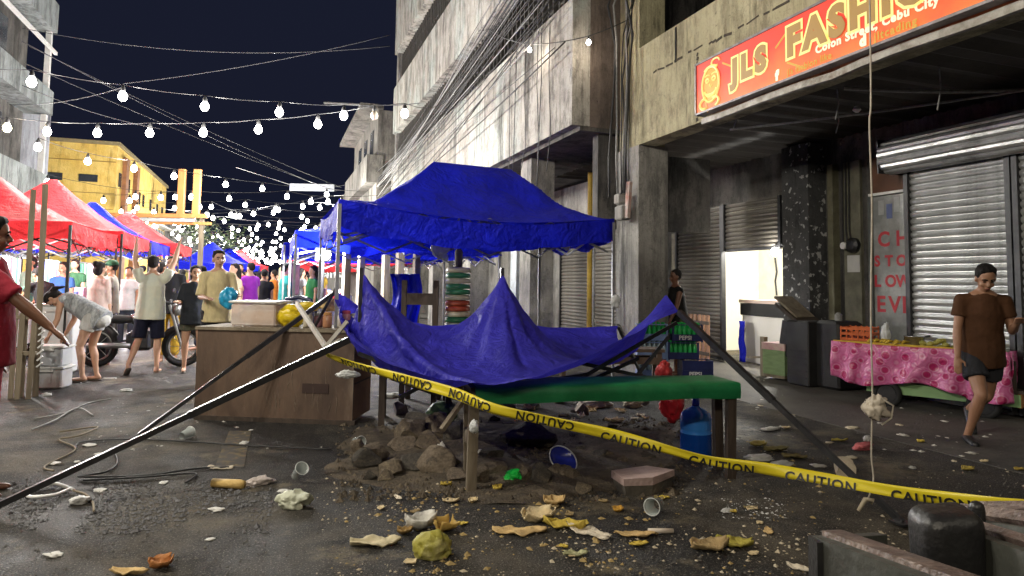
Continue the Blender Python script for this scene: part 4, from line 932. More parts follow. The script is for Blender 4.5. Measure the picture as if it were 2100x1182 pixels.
# boy beside the bottle crates
person('young man in dark tank top beside the bottle crates', onx(1392, 770, 6.0), faceto(-CR * .9 - CF * .2), 1.62, skin=skin_c, top=cloth_mat('tank_dark', (.02, .02, .02)), tank=True, bottom=cloth_mat('shorts_olive', (.10, .11, .05)), bot_len=.6, vox=.012, torso=(0, .12, 1), arms=((N(-.1, .3, -1), N(0, .5, -1)), (N(.1, .1, -1), N(0, .4, -1))))
# man with raised arms, from behind
cream_t = mat('tee_cream', (.62, .62, .50), (.50, .54, .48), 3.5, .85, bump=.35, bscale=16, c3=(.46, .42, .30))
person('man in cream tee and navy shorts with both arms raised', gl(302, 765), faceto(CF * .9 - CR * .35), 1.66, head=(0, -.05, 1), torso=(.02, -.03, 1), arms=((N(-.30, .10, 1), N(.02, .05, 1)), (N(.42, .10, 1), N(.20, .05, 1))), legs=((N(-.10, -.12, -1), N(-.25, -.55, -1)), (N(.05, .04, -1), N(.02, -.06, -1))), top=cream_t, fit=1.1, bottom=cloth_mat('shorts_navy', (.010, .012, .030)), bot_len=.95, vox=.011, foot_dir=(V3(-.3, .7, -.6), V3(.2, 1, 0)), skin=skin_b)
# woman in dark tee
person('woman in loose charcoal tee and short camo shorts walking past the counter', gl(392, 765), faceto(-CF * .9 + CR * .35), 1.54, fem=True, hair='long', head=(0, .05, 1), gaze=.2, arms=((N(-.16, .02, -1), N(-.06, .08, -1)), (N(.2, .1, -1), N(.10, .9, .10))), legs=((N(-.04, .16, -1), N(0, -.10, -1)), (N(.04, -.10, -1), N(.02, -.30, -1))), top=cloth_mat('tee_charcoal', (.022, .026, .034)), fit=1.10, hem=.07, sleeve=.85, bottom=mat('camo', (.05, .055, .035), (.10, .10, .07), 14, .85), bot_len=.55, vox=.011, skin=skin_b)
# man in the pale yellow shirt with blue bag
yman = person('man in pale yellow shirt standing behind the brown counter', at(446, 600, 9.0) * V3(1, 1, 0) if False else V3(at(446, 600, 9.0).x, at(446, 600, 9.0).y, 0), faceto(-CF * .8 + CR * .6), 1.72, arms=((N(-.16, .15, -1), N(.2, 1, .05)), (N(.16, .15, -1), N(-.1, 1, -.05))), top=mat('shirt_yellow', (.60, .50, .26), (.48, .40, .22), 12, .85, bump=.3, bscale=16, stretch=(3, 1, 1)), sleeve=.95, bottom=cloth_mat('trousers_dark', (.02, .02, .024)), bot_len=1.9, vox=.012, skin=skin_b)
person('man in black tee half hidden behind the raised arms', V3(at(350, 600, 11.2).x, at(350, 600, 11.2).y, 0), faceto(-CF * .8 + CR * .1), 1.70, top=cloth_mat('tee_black', (.012, .012, .014)), bottom=cloth_mat('trousers_mustard', (.45, .28, .03)), bot_len=1.8, vox=.013, skin=skin_a)
# bending woman at the plastic boxes
person('woman in grey top and white shorts bending over the plastic boxes', gl(186, 783), faceto(-CR), 1.58, fem=True, hair='tail', torso=(0, .86, .50), head=(0, 1, -.15), look=(0, .3, -1), arms=((N(-.05, .10, -1), N(0, .45, -1)), (N(.06, -.02, -1), N(0, .55, -1))), legs=((N(-.03, .34, -1), N(0, -.16, -1)), (N(.04, .22, -1), N(0, -.22, -1))), top=mat('stripe_grey', (.42, .44, .45), (.20, .21, .22), 18, .85, bump=.3, stretch=(1, 3, 1)), sleeve=.15, tank=True, bottom=cloth_mat('shorts_white', (.62, .62, .60)), bot_len=.45, vox=.011, skin=skin_b)
person('woman with hair in a bun and pinkish shirt seen from behind', V3(at(203, 600, 10.6).x, at(203, 600, 10.6).y, 0), faceto(CF * .8 + CR * .2), 1.58, fem=True, hair='bun', top=cloth_mat('shirt_pink', (.58, .46, .42)), fit=1.15, sleeve=1.3, bottom=cloth_mat('leggings', (.02, .02, .022)), bot_len=1.9, vox=.013, skin=skin_b)
person('person in green cap beyond the woman with the bun', V3(at(226, 600, 11.6).x, at(226, 600, 11.6).y, 0), faceto(-CF * .5 - CR), 1.62, top=cloth_mat('shirt_offwhite', (.55, .52, .46)), bottom=cloth_mat('trousers_grey', (.08, .08, .09)), bot_len=1.9, vox=.014, cap=mat('cap_green', (.02, .12, .05)), skin=skin_a)
person('person in black top leaning over a stall table at far left', V3(at(100, 600, 10.8).x, at(100, 600, 10.8).y, 0), faceto(-CR * .9 + CF * .4), 1.55, torso=(0, .55, 1), head=(0, .6, 1), top=cloth_mat('top_black', (.014, .014, .017)), bottom=cloth_mat('jeans', (.04, .06, .12)), bot_len=1.9, vox=.014, arms=((N(-.1, .6, -.7), N(0, .9, -.3)), (N(.1, .6, -.7), N(0, .9, -.3))), skin=skin_a)
person('person in blue top between the stalls at left', V3(at(126, 600, 12.2).x, at(126, 600, 12.2).y, 0), faceto(-CF), 1.6, top=cloth_mat('top_blue', (.06, .16, .45)), bottom=cloth_mat('jeans2', (.04, .05, .08)), bot_len=1.9, vox=.014, skin=skin_b)
# red-shirted person at the left edge, arm reaching forward
person('person in dark red tee and red trousers at the left edge reaching out an arm', V3(at(-38, 700, 4.3).x, at(-38, 700, 4.3).y, 0), faceto(CR * .90 + CF * .40), 1.72, torso=(0, .02, 1), head=(0, .06, 1), gaze=.2, arms=((N(-.1, .0, -1), N(0, .2, -1)), (N(.10, .72, -.66), N(.0, .74, -.70))), top=cloth_mat('tee_maroon', (.30, .022, .04)), fit=1.12, sleeve=.9, bottom=cloth_mat('trousers_red', (.42, .02, .045)), bot_len=1.85, vox=.010, skin=skin_c)
# more shoppers between the stalls on the left
for k, (px, d, nm, c, hr) in enumerate(((262, 13.5, 'white and grey', (.5, .5, .5), 'short'), (150, 14.5, 'dark green', (.03, .1, .05), 'long'), (330, 14.5, 'crimson', (.4, .02, .05), 'bun'), (410, 13.2, 'olive', (.16, .15, .05), 'short'), (478, 12.4, 'peach', (.6, .35, .25), 'long'), (372, 17, 'coral', (.6, .16, .1), 'short'), (60, 12.6, 'mint', (.3, .5, .4), 'bun'), (288, 17.5, 'slate blue', (.12, .16, .28), 'short'), (425, 20, 'plum', (.2, .03, .2), 'long'))):
    p = at(px, 600, d); p.z = 0
    person('shopper in %s top among the stalls on the left' % nm, p, rnd.uniform(0, 6.28), rnd.uniform(1.55, 1.72), top=cloth_mat('aisle_' + nm, c), bottom=cloth_mat('aisle_jeans', (.03, .035, .05)), bot_len=1.85, vox=.022, hair=hr, skin=rnd.choice((skin_a, skin_b)), group='shoppers among the left stalls')
# far crowd
shirts = [('purple', (.28, .03, .40)), ('red', (.45, .03, .04)), ('black', (.015, .015, .018)), ('white', (.6, .6, .58)), ('orange', (.55, .2, .04)), ('teal', (.03, .28, .28)), ('pink', (.6, .22, .3)), ('navy', (.02, .03, .12)), ('grey', (.2, .2, .2)), ('green', (.04, .22, .07)), ('yellow', (.55, .42, .06)), ('sky blue', (.2, .4, .6)), ('maroon', (.2, .02, .04)), ('brown', (.16, .08, .04)), ('beige', (.5, .42, .3)), ('lilac', (.4, .3, .55))]
spots = [(512, 14), (490, 17), (540, 15), (528, 21), (560, 18), (585, 15.5), (600, 20), (570, 25), (618, 17.5), (640, 14.5), (655, 19), (545, 30), (505, 26), (630, 26), (598, 33), (615, 38)]
for k, (px, d) in enumerate(spots):
    nm, c = shirts[k]; p = at(px, 600, d); p.z = 0
    person('shopper in %s top in the crowd beyond the counter' % nm, p, rnd.uniform(0, 6.28), rnd.uniform(1.55, 1.74), top=cloth_mat('crowd_' + nm, c), bottom=cloth_mat('crowd_jeans', (.03, .04, .07)), bot_len=1.8, vox=.03, hair=rnd.choice(('short', 'long', 'bun')), skin=rnd.choice((skin_a, skin_b)), group='shoppers in the far crowd')
# ================================================================== market furniture and goods
ply = mat('plywood_brown', (.14, .092, .062), (.070, .046, .034), 3.0, .5, bump=.25, bscale=30, stretch=(1, 1, .35), c3=(.23, .18, .135)); ply_l = mat('plywood_edge', (.30, .16, .09), (.20, .10, .06), 4, .7, stretch=(1, 1, .3))
wood_d = mat('wood_dark', (.035, .025, .018), (.06, .042, .03), 9, .7, bump=.4, stretch=(1, 1, .15)); wood_g = mat('wood_weathered', (.24, .20, .14), (.12, .095, .065), 8, .8, bump=.4, stretch=(1, 1, .12)); wood_o = mat('wood_orange', (.55, .24, .07), (.42, .17, .05), 4, .75, bump=.2, stretch=(1, 1, .2))
# brown plywood counter
a, b = onz(397, 860), onz(722, 872); ax = (b - a); ln = ax.length; rz = math.atan2(ax.y, ax.x)
ctr = thing('counter', 'brown plywood counter with scuffed front and goods on top', 'counter', (a + b) / 2, rz)
CH = .88; DP = .55
MB().box((0, .012, CH / 2 + .02), (ln, .024, CH - .04)).build('front_panel', ply, ctr)
for s in (-1, 1): MB().box((s * (ln / 2 - .013), DP / 2 + .012, CH / 2 + .02), (.026, DP - .02, CH - .04)).build('side_panel', ply_l, ctr)
MB().box((0, DP / 2, CH), (ln + .03, DP + .04, .03)).build('top', wood_g, ctr); MB().box((0, DP - .02, CH / 2), (ln - .06, .02, CH - .1)).build('back_panel', ply, ctr)
MB().box((.02, .06, .02), (ln + .02, .16, .04)).build('kick_board', wood_d, ctr); MB().box((.42, -.003, .33), (.26, .006, .09)).build('patch', mat('patch_dark', (.04, .02, .015)), ctr)
MB().box((ln / 2 + .003, DP * .5, .38), (.006, DP * .9, .012)).build('seam', wood_d, ctr)
for k in range(22):
    xs = rnd.uniform(-.05, .76); zs = rnd.uniform(.06, .5); hs_ = rnd.uniform(.08, .32)
    MB().tube([(xs, -.001, zs), (xs + rnd.uniform(-.02, .02), -.002, zs + hs_ * .5), (xs + rnd.uniform(-.03, .03), -.001, zs + hs_)], [.001, rnd.uniform(.002, .006), .001], 4).build('scuff', mat('scuff', (.24, .19, .14), (.16, .12, .09), 12), ctr)
def C3(x, y, z): return Matrix.Translation(ctr.location) @ Matrix.Rotation(rz, 4, 'Z') @ V3(x, y, z)
clear_pl = mat('clear_plastic_bin', (.74, .68, .62), (.60, .48, .40), 3.5, .2, alpha=.62)
top_z = CH + .016
# translucent tub, lid
t = thing('storage_tub', 'large translucent tub of food on the counter', 'tub', C3(-.28, .26, top_z), rz)
MB().box((0, 0, .115), (.46, .34, .23), taper=1.06, bev=.02).build('body', clear_pl, t); MB().box((.02, .01, .09), (.36, .26, .12), bev=.03).build('food', mat('tub_food', (.50, .30, .18), (.62, .46, .32), 9, .7), t); MB().box((0, 0, .24), (.50, .38, .025), bev=.01).build('lid', mat('lid_white', (.72, .70, .66), (.6, .58, .55), 4, .4), t)
# yellow bag
o = mk('food_bag', crumple(None, .13, 5, (1.05, .8, .95), .22), mat('bag_yellow', (.62, .46, .01), (.48, .35, .01), 6, .3), None, C3(.05, .22, top_z + .10)); tag(o, 'bright yellow plastic bag slumped beside the tub on the counter', 'bag')
o = mk('food_bag', crumple(None, .09, 15, (1.5, .8, .55), .22), mat('bag_yellow'  , (.6, .45, .01)), None, C3(.20, .27, top_z + .20)); tag(o, 'upper fold of yellow bag reaching over the jars', 'bag')
# jars
for k, (x, y, h, c, lab) in enumerate(((.24, .2, .15, (.62, .55, .42), 'cloudy plastic jar'), (.34, .22, .14, (.20, .10, .12), 'dark purple jar'), (.44, .2, .15, (.45, .22, .12), 'reddish sauce jar'), (.54, .24, .16, (.60, .58, .52), 'pale jar'), (.63, .2, .17, (.55, .25, .25), 'pink-lidded jar'), (.70, .26, .14, (.5, .5, .46), 'short grey jar'))):
    t = thing('jar', lab + ' in the row on the counter', 'jar', C3(x, y, top_z)); MB().lathe([(.042, 0), (.046, .02), (.046, h * .75), (.036, h * .85)], 14).build('glass', mat('jar%d' % k, c, None, 8, .2), t, True); MB().lathe([(.040, h * .84), (.042, h * .86), (.042, h), (.02, h + .004)], 14).build('lid', mat('jarlid%d' % k, ((.7, .68, .6), (.2, .2, .2), (.6, .3, .1), (.7, .7, .66), (.65, .12, .14), (.3, .3, .3))[k]), t)
o = mk('mesh_bun', crumple(None, .075, 9, (1.2, .9, .9), .3), mat('straw', (.55, .40, .20), (.42, .28, .12), 18, .8, bump=.6), None, C3(.40, .34, top_z + .21)); tag(o, 'straw-coloured bundle tied on the leaning pole', 'bundle')
# things behind the counter: stock pot, stacked chair, small table, pans
pb = lambda px, py, d: Vector((at(px, py, d).x, at(px, py, d).y, 0))
tb = thing('side_table', 'small work table with a black pan behind the counter', 'table', pb(530, 640, 7.7), rz)
MB().box((0, 0, .78), (.9, .5, .03)).build('top', wood_d, tb)
for sx in (-1, 1):
    for sy in (-1, 1): MB().box((sx * .4, sy * .2, .38), (.05, .05, .77)).build('leg', wood_d, tb)
q = tb.location + V3(0, 0, .795)
t = thing('stock_pot', 'big aluminium stock pot with lid behind the counter', 'pot', q + RT * .10, 0)
alu = mat('aluminium', (.30, .30, .29), (.20, .20, .19), 7, .4, metal=.8); MB().lathe([(.17, 0), (.185, .02), (.185, .27), (.195, .28)], 24).build('body', alu, t, True); MB().lathe([(.19, .281), (.12, .30), (.02, .315)], 24).build('lid', alu, t, True); MB().ell((0, 0, .335), (.03, .03, .018)).build('knob', dark_metal, t)
for s in (-1, 1): MB().tube([(s * .185, -.05, .2), (s * .225, -.03, .2), (s * .225, .03, .2), (s * .185, .05, .2)], .009, 6).build('handle', alu, t)
t = thing('frying_pan', 'black pan with cream food beside the stock pot', 'pan', q - RT * .35, 0); MB().lathe([(.13, 0), (.16, .05), (.165, .055), (.125, .012)], 20).build('body', dark_metal, t, True); MB().tube([(.16, 0, .05), (.34, 0, .08)], .012, 6).build('handle', dark_metal, t); MB().ell((0, 0, .03), (.10, .10, .03)).build('food', mat('food_cream', (.65, .6, .5)), t)
o = mk('shopping_bag', crumple(None, .12, 21, (.9, .7, 1.1), .25), mat('bag_cyan', (.02, .32, .55), (.02, .24, .42), 7, .3), None, q - RT * .12 + V3(0, 0, .26) - FW * .22); o.location = at(468, 612, 7.9); tag(o, 'cyan plastic bag held by the man in the pale yellow shirt', 'bag')
# plastic chair stack seen from behind
def plastic_chair(label, loc, rz_, c, stack=1, group=None):
    t = thing('plastic_chair', label, 'chair', loc, rz_, group); m = mat('chair_%.2f_%.2f' % (c[0], c[2]), c, None, 5, .35)
    MB().box((0, 0, .43), (.42, .42, .03), bev=.012).build('seat', m, t)
    for sx in (-1, 1):
        for sy in (-1, 1): MB().bar((sx * .18, sy * .17, .42), (sx * .21, sy * .21, 0), .04).build('leg', m, t)
    bk = MB(); bk.tube([(-.20, -.19, .44), (-.20, -.23, .72), (-.14, -.25, .84), (0, -.255, .87), (.14, -.25, .84), (.20, -.23, .72), (.20, -.19, .44)], .024, 8); bk.build('back_frame', m, t, True)
    for k in range(4): MB().box((0, -.225 - k * .007, .52 + k * .08), (.36, .018, .035)).build('back_slat', mat('slat_pale', (.36, .42, .36), (.30, .34, .30), 5, .5), t)
    return t
plastic_chair('navy plastic chair with arched back standing behind the jars', pb(592, 640, 7.45) + V3(0, 0, .30), rz + math.pi * 1.0, (.012, .014, .06))
t = thing('low_platform', 'low crate platform under the navy chair', 'platform', pb(592, 640, 7.45), rz); MB().box((0, 0, .149), (.6, .6, .297)).build('box', wood_d, t)
# dark wooden tables and upturned frames beneath and behind the fallen canopy
def wtable(label, loc, rz_, L_, W_, H_, m, leg=.06, top=True, stretch=True, up=0.0, name='wooden_table', slab=None):
    t = thing(name, label, 'table', loc, rz_)
    if top: MB().box((0, 0, H_ - .02), (L_, W_, .04)).build('top', slab or m, t)
    for sx in (-1, 1):
        for sy in (-1, 1): MB().box((sx * (L_ / 2 - leg), sy * (W_ / 2 - leg), (H_ - .04 + up) / 2), (leg, leg, H_ - .04 + up)).build('leg', m, t)
    if stretch:
        for sy in (-1, 1): MB().box((0, sy * (W_ / 2 - leg), H_ * .72), (L_ - .1, leg * .5, .09)).build('rail', m, t)
        for sx in (-1, 1): MB().box((sx * (L_ / 2 - leg), 0, H_ * .35), (leg * .5, W_ - .1, .07)).build('rail', m, t)
    return t
wtable('dark wooden table under the left of the fallen canopy', onz(850, 862), rz + .25, .75, .6, .72, wood_d)
wtable('dark wooden bench behind the green table', onz(1250, 800), rz + .1, 1.35, .4, .55, mat('wood_brown', (.09, .055, .035), (.06, .038, .025), 6, .7))
t = thing('wooden_chair', 'tall dark wooden chair with H-shaped back beyond the fallen canopy', 'chair', pb(865, 700, 7.9), rz + .05)
MB().box((0, 0, .72), (.42, .4, .05)).build('seat', mat('teal_seat', (.30, .58, .50), (.42, .62, .55), 5, .5), t)
for sx in (-1, 1):
    MB().box((sx * .18, -.18, .69), (.055, .055, 1.38)).build('leg', wood_d, t); MB().box((sx * .18, .18, .35), (.055, .055, .70)).build('leg', wood_d, t)
MB().box((0, -.18, 1.17), (.36, .04, .13)).build('back_rail', wood_d, t); MB().box((0, -.18, .55), (.36, .04, .07)).build('back_rail', wood_d, t)
# blue cloth hung on a post
def vcloth(i, j): 
    u, v = i / 11, j / 15; return at(800 + 60 * u + 6 * math.sin(v * 5), 562 + 120 * v, 8.6 + .10 * math.sin(u * 14 + v * 2) + .03 * noise.noise(Vector((u * 6, v * 6, 1))))
tag(MB().grid(vcloth, 12, 16).build('hanging_cloth', blue_f, None, True, True, solid=.004), 'blue cloth bundle hanging beside the tall wooden chair', 'cloth')
for k, (px, w_) in enumerate(((706, .10), (735, .09), (787, .11), (815, .12), (850, .10))):
    p = pb(px, 700, 10.6 + .5 * k); tag(MB().box((p.x, p.y, 1.25), (w_, w_, 2.5), rotm(0, .02 * (k % 2), .3)).build('timber_post', wood_g, None, world=True), ['leftmost weathered timber post under the back tents', 'second weathered timber post from the left under the back tents', 'third weathered timber post from the left under the back tents', 'fourth weathered timber post under the back tents', 'rightmost timber post under the back tents, by the blue cloth'][k], 'post')
# stack of plates / stools in a striped column
p = pb(937, 700, 8.3); cols = [('cream', (.62, .58, .44)), ('green', (.04, .22, .11)), ('white', (.66, .66, .62)), ('red', (.45, .08, .04))]
t = thing('bottle_dispenser', 'tall brown stand topped by the stack of coloured stools', 'stand', p, 0); MB().lathe([(.15, 0), (.15, .5), (.12, .55)], 16).build('drum', wood_d, t)
z = .56
for k in range(15):
    nm, c = cols[(0, 1, 0, 1, 2, 1, 0, 3, 3, 0, 1, 1, 0, 1, 0)[k]]
    s_ = thing('plastic_stool', '%s stool, %s from the bottom of the striped stack beyond the canopy' % (nm, 'first second third fourth fifth sixth seventh eighth ninth tenth eleventh twelfth thirteenth fourteenth topmost'.split()[k]), 'stool', (p.x, p.y, z), k * .1, 'stacked stools')
    MB().lathe([(.152, 0), (.150, .030), (.138, .058), (.05, .064)], 18).build('seat', mat('stool_' + nm, c, None, 6, .4), s_, True)
    z += .066
MB().lathe([(.05, .56 + .99), (.05, .75 + .99), (.03, .78 + .99)], 10).build('neck', wood_g, t)
# green covered table
ta, tb_ = onz(962, 1008), onz(1507, 982); tz = .675
axv = (tb_ - ta); lt = axv.length; rt_ = math.atan2(axv.y, axv.x)
gt = thing('green_table', 'long narrow table with glossy green vinyl cover on rough wooden legs', 'table', (ta + tb_) / 2, rt_)
gm_ = mat('green_vinyl', (.010, .165, .055), (.007, .11, .036), 3.5, .45, bump=.25, bscale=10, c3=(.03, .20, .08), spec=.35)
Wd = .42
def gtop(i, j):
    x = -lt / 2 + .03 + (lt + .01) * i / 40
    prof = [(-.02, -.11), (-.025, -.06), (-.02, -.012), (-.008, 0), (.1, .002), (.2, .003), (Wd - .1, .002), (Wd - .01, 0), (Wd, -.012), (Wd + .006, -.09)][j]
    zz = tz + prof[1] * (1 + .14 * noise.noise(Vector((x * 2.5, j, 0)))) + .004 * noise.noise(Vector((x * 3, prof[0] * 5, 0))); return (x, prof[0] + .006 * noise.noise(Vector((x * 4, j * .5, 5))) * (1 if j < 3 else 0), zz)
MB().grid(gtop, 41, 10).build('cover', gm_, gt, True)
for s in (-1, 1): MB().grid(lambda i, j: (lt / 2 + .04 if s > 0 else -lt / 2 + .03, -.02 + (Wd + .025) * i / 6, tz - .005 - (.10 + .015 * math.sin(i * 2.0)) * j / 3), 7, 4).build('cover_end', gm_, gt, True)
MB().box((0, Wd / 2, tz - .03), (lt, Wd - .05, .04)).build('board', wood_d, gt)
for (x, y) in ((-lt / 2 + .02, .02), (-lt / 2 + .04, Wd - .06), (lt / 2 - .02, .02), (lt / 2 + .01, Wd - .16)): MB().box((x, y, (tz - .05) / 2), (.065, .05, tz - .05), rotm(0, rnd.uniform(-.03, .03), 0)).build('leg', wood_g if x < 0 else wood_d, gt)
MB().box((-lt / 2 + .03, .2, .30), (.04, .42, .09)).build('stretcher', wood_g, gt); MB().bar((-lt / 2 - .02, .05, tz - .06), (-lt / 2 - .20, -.1, .42), .03).build('brace', wood_g, gt)
# water jug
wj = thing('water_jug', 'blue five-gallon water jug half full beside the table legs', 'water jug', onz(1427, 936), 0)
jug_m = mat('jug_blue', (.05, .27, .80), (.04, .21, .70), 3, .12, spec=.6, alpha=.93); prof = [(.10, 0), (.122, .02), (.124, .09), (.118, .10), (.124, .115), (.124, .20), (.118, .21), (.124, .225), (.124, .31), (.11, .345), (.07, .375), (.035, .39), (.03, .40)]
MB().lathe(prof, 28).build('bottle', jug_m, wj, True); MB().lathe([(.028, .40), (.030, .41), (.030, .47), (.018, .475)], 14).build('neck', mat('jug_cap', (.01, .03, .45), None, 4, .3), wj, True); MB().lathe([(.1255, .015), (.1255, .19)], 28, cap=False).build('water_level', mat('water_dark', (.005, .06, .33), (.005, .05, .28), 4, .1), wj, True)
o = mk('red_bag', crumple(None, .16, 31, (.85, .6, 1.25), .28), mat('bag_red', (.50, .02, .03), (.38, .015, .025), 5, .35), None, onz(1378, 868) + V3(0, 0, .20)); tag(o, 'red plastic bag of rubbish standing under the green table', 'bag')
o = mk('red_bag', crumple(None, .11, 32, (.8, .6, 1.1), .28), mat('bag_red2', (.55, .05, .05), (.42, .03, .03), 5, .35), None, at(1362, 765, 6.6)); tag(o, 'small bright red bag peeking above the green table', 'bag')
# ---------------- bottle crates
def bottle_mesh():
    return MB().lathe([(.030, 0), (.031, .01), (.031, .13), (.026, .16), (.014, .20), (.013, .245), (.016, .25)], 8).mesh('bottle', True)
BO = {}
for nm, c in (('green', (.03, .46, .10)), ('pale', (.40, .55, .62))):
    q = bottle_mesh(); q.materials.append(mat('glass_' + nm, c, None, 5, .12)); BO[nm] = q
def crate(label, loc, rz_, c, kind, txt=None):
    t = thing('bottle_crate', label, 'crate', loc, rz_, 'bottle crates stacked by the pillar'); m = mat('crate_%.2f' % c[2], c, None, 5, .4)
    for (x, y, dx, dy) in ((0, -.15, .44, .012), (0, .15, .44, .012), (-.22, 0, .012, .30), (.22, 0, .012, .30)): MB().box((x, y, .065), (dx, dy, .095)).build('side', m, t); MB().box((x, y, .252), (dx + .01, dy + .01, .014)).build('rim', m, t)
    for x in (-.215, .215):
        for y in (-.145, .145): MB().box((x, y, .13), (.025, .025, .26)).build('corner_post', m, t)
    MB().box((0, 0, .02), (.43, .29, .02)).build('base', m, t)
    if not kind:
        for (x, y, dx, dy) in ((0, -.149, .42, .01), (-.215, 0, .01, .28), (.215, 0, .01, .28)): MB().box((x, y, .18), (dx, dy, .13)).build('panel', m, t)
    if kind:
        for i in range(6):
            for j in range(4): mk('bottle', BO[kind], None, t, (-.18 + i * .072, -.108 + j * .072, .031))
    if txt:
        me = text_mesh(txt, .085, .001, .002); me.transform(Matrix(((1, 0, 0, -.13), (0, 0, -1, -.1575), (0, 1, 0, .035), (0, 0, 0, 1)))); mk('lettering', me, white_plastic, t)
    return t
cb0 = onx(1385, 780, 5.35); cr_rz = math.atan2(RT.y, RT.x)
bc = (.012, .02, .10); lb = (.20, .30, .55)
c0 = V3(5.98, 8.95, .005) if False else V3(onz(1405, 774).x, onz(1405, 774).y, .005)
for k, (lab, dx, z, c, kind, tx) in enumerate((('navy crate at the bottom right of the crate stack by the pillar', .15, 0, bc, None, 'PEPSI'), ('navy crate of green bottles second from the bottom, by the pillar', -.06, .265, bc, 'green', None), ('navy lettered crate of green bottles on top of the stack by the pillar', 0.0, .53, bc, 'green', 'PEPSI'), ('pale blue crate at the bottom left of the crate stack by the pillar', -.52, 0, lb, 'pale', None), ('pale blue crate of pale bottles in the middle of the left crate stack', -.52, .265, lb, 'pale', None), ('pale blue crate on top of the left crate stack', -.52, .53, lb, 'green', None))):
    crate(lab, c0 + RT * dx + V3(0, 0, z), cr_rz, c, kind, tx)
t = thing('wooden_rack', 'slatted wooden rack beside the closed brown shutter', 'rack', (7.45, 10.9, .004), math.pi / 2)
for k in range(7): MB().box((-.39 + k * .13, 0, .42), (.07, .03, .84)).build('slat', ply_l, t)
for z in (.15, .7): MB().box((0, .03, z), (.9, .03, .06)).build('rail', wood_d, t)
# ---------------- inside the lit doorway
ct_ = thing('white_counter', 'white shop counter with black band inside the lit doorway', 'counter', (8.55, 9.95, .004), 0)
MB().box((0, 0, .42), (.6, 1.25, .84)).build('body', mat('counter_white', (.72, .70, .64), (.66, .64, .58), 2, .5), ct_); MB().box((-.02, 0, .955), (.62, 1.3, .22)).build('band', mat('band_black', (.012, .012, .012)), ct_); MB().box((0, 0, 1.10), (.68, 1.36, .06)).build('top', mat('top_pink', (.50, .36, .30), (.62, .50, .42), 9, .5, stretch=(1, .2, 1)), ct_)
for k, (y, h) in enumerate(((9.75, .42), (9.62, .26), (9.48, .40))):
    t = thing('bottle', ['tall dark bottle left on the white counter', 'short dark figurine between the bottles on the white counter', 'tall dark bottle right on the white counter'][k], 'bottle', (8.5, y, 1.135)); MB().lathe([(.03, 0), (.032, .02), (.032, h * .6), (.014, h * .8), (.014, h)], 12).build('glass', mat('bottle_dark', (.015, .02, .015), None, 5, .2), t, True)
lb_ = thing('wall_lamp', 'bare bright bulb at the right jamb of the lit doorway', 'lamp', (7.80, 9.16, 1.95)); o = MB().ell((0, 0, 0), (.065, .065, .075)).build('bulb', bulb_e, lb_, True); MB().lathe([(.025, .05), (.025, .11)], 10).build('socket', black_wire, lb_); MB().bar((0, -.02, .1), (0, -.33, .1), .02).build('arm', dark_metal, lb_); lamp('bulb_light', (.95, .75, .35), 260, (1, .97, .90), .06, lb_); lamp('bulb_light', (-.12, .05, 0), 14, (1, .96, .88), .05, lb_)  # stronger lamp is added inside the room, away from the bulb, no fixture
o = tag(MB().grid(lambda i, j: (8.05 + .02 * math.sin(i * 2 + j), 10.42 - .14 * i / 7 * (1 + .3 * j / 9), .75 - .73 * j / 9), 8, 10).build('hanging_cloth', blue_f, None, True, True, solid=.004), 'deep blue cloth at the left jamb of the lit doorway', 'cloth')
# junk by the flaking column: green box, stacked black stools, black barrels, folded boards
t = thing('painted_box', 'pale green wooden box with pink top by the flaking column', 'box', onx(1604, 765, 7.2) * V3(1, 1, 0) + V3(0, 0, .004), .15); MB().box((0, 0, .26), (.36, .40, .36)).build('body', mat('box_green', (.22, .32, .15), (.16, .24, .11), 5, .8, stretch=(1, 1, 4)), t); MB().box((0, 0, .49), (.38, .42, .10)).build('lid', mat('box_pink', (.50, .25, .28), (.55, .42, .36), 7, .8), t); MB().box((0, 0, .06), (.33, .37, .05)).build('plinth', wood_g, t)
t = thing('wooden_post', 'short grey wooden trestle left of the pale green box', 'trestle', onx(1567, 765, 7.2) * V3(1, 1, 0) + V3(0, 0, .004), 0); MB().box((0, 0, .3), (.07, .09, .6)).build('upright', wood_g, t); MB().bar((0, .05, .28), (.3, .75, .2), .03).build('brace', wood_g, t)
t = thing('black_cabinet', 'black cabinet heaped with folded boards before the flaking column', 'cabinet', onx(1662, 778, 7.2) * V3(1, 1, 0) + V3(0, 0, .004), 0); MB().box((0, 0, .45), (.45, .42, .9), bev=.02).build('body', mat('black_paint', (.012, .012, .013), (.022, .022, .023), 5, .5), t)
for k in range(5): MB().box((-.227, 0, .12 + k * .09), (.012, .34, .03)).build('louvre', mat('louvre', (.03, .028, .032)), t)
MB().box((0, .25, 1.0), (.4, .5, .05), rotm(.5, 0, 0)).build('folded_board', wood_d, t); MB().box((0, .30, 1.08), (.35, .5, .03), rotm(.6, 0, .1)).build('folded_board', wood_g, t); MB().box((.02, .34, .62), (.3, .22, .5), rotm(.2)).build('old_machine', dark_metal, t)
t = thing('black_drum', 'large black covered drum right of the flaking column', 'drum', onx(1722, 790, 7.35) * V3(1, 1, 0) + V3(0, 0, .004), 0); MB().lathe([(.29, 0), (.31, .05), (.31, .85), (.29, .9), (.05, .93)], 20).build('barrel', mat('black_paint'), t, True) if False else MB().box((0, 0, .46), (.45, .42, .92), bev=.04).build('case', MATS['black_paint'], t)
MB().lathe([(.05, .92), (.05, 1.0), (.02, 1.03)], 10).build('knob', grey_wire, t)
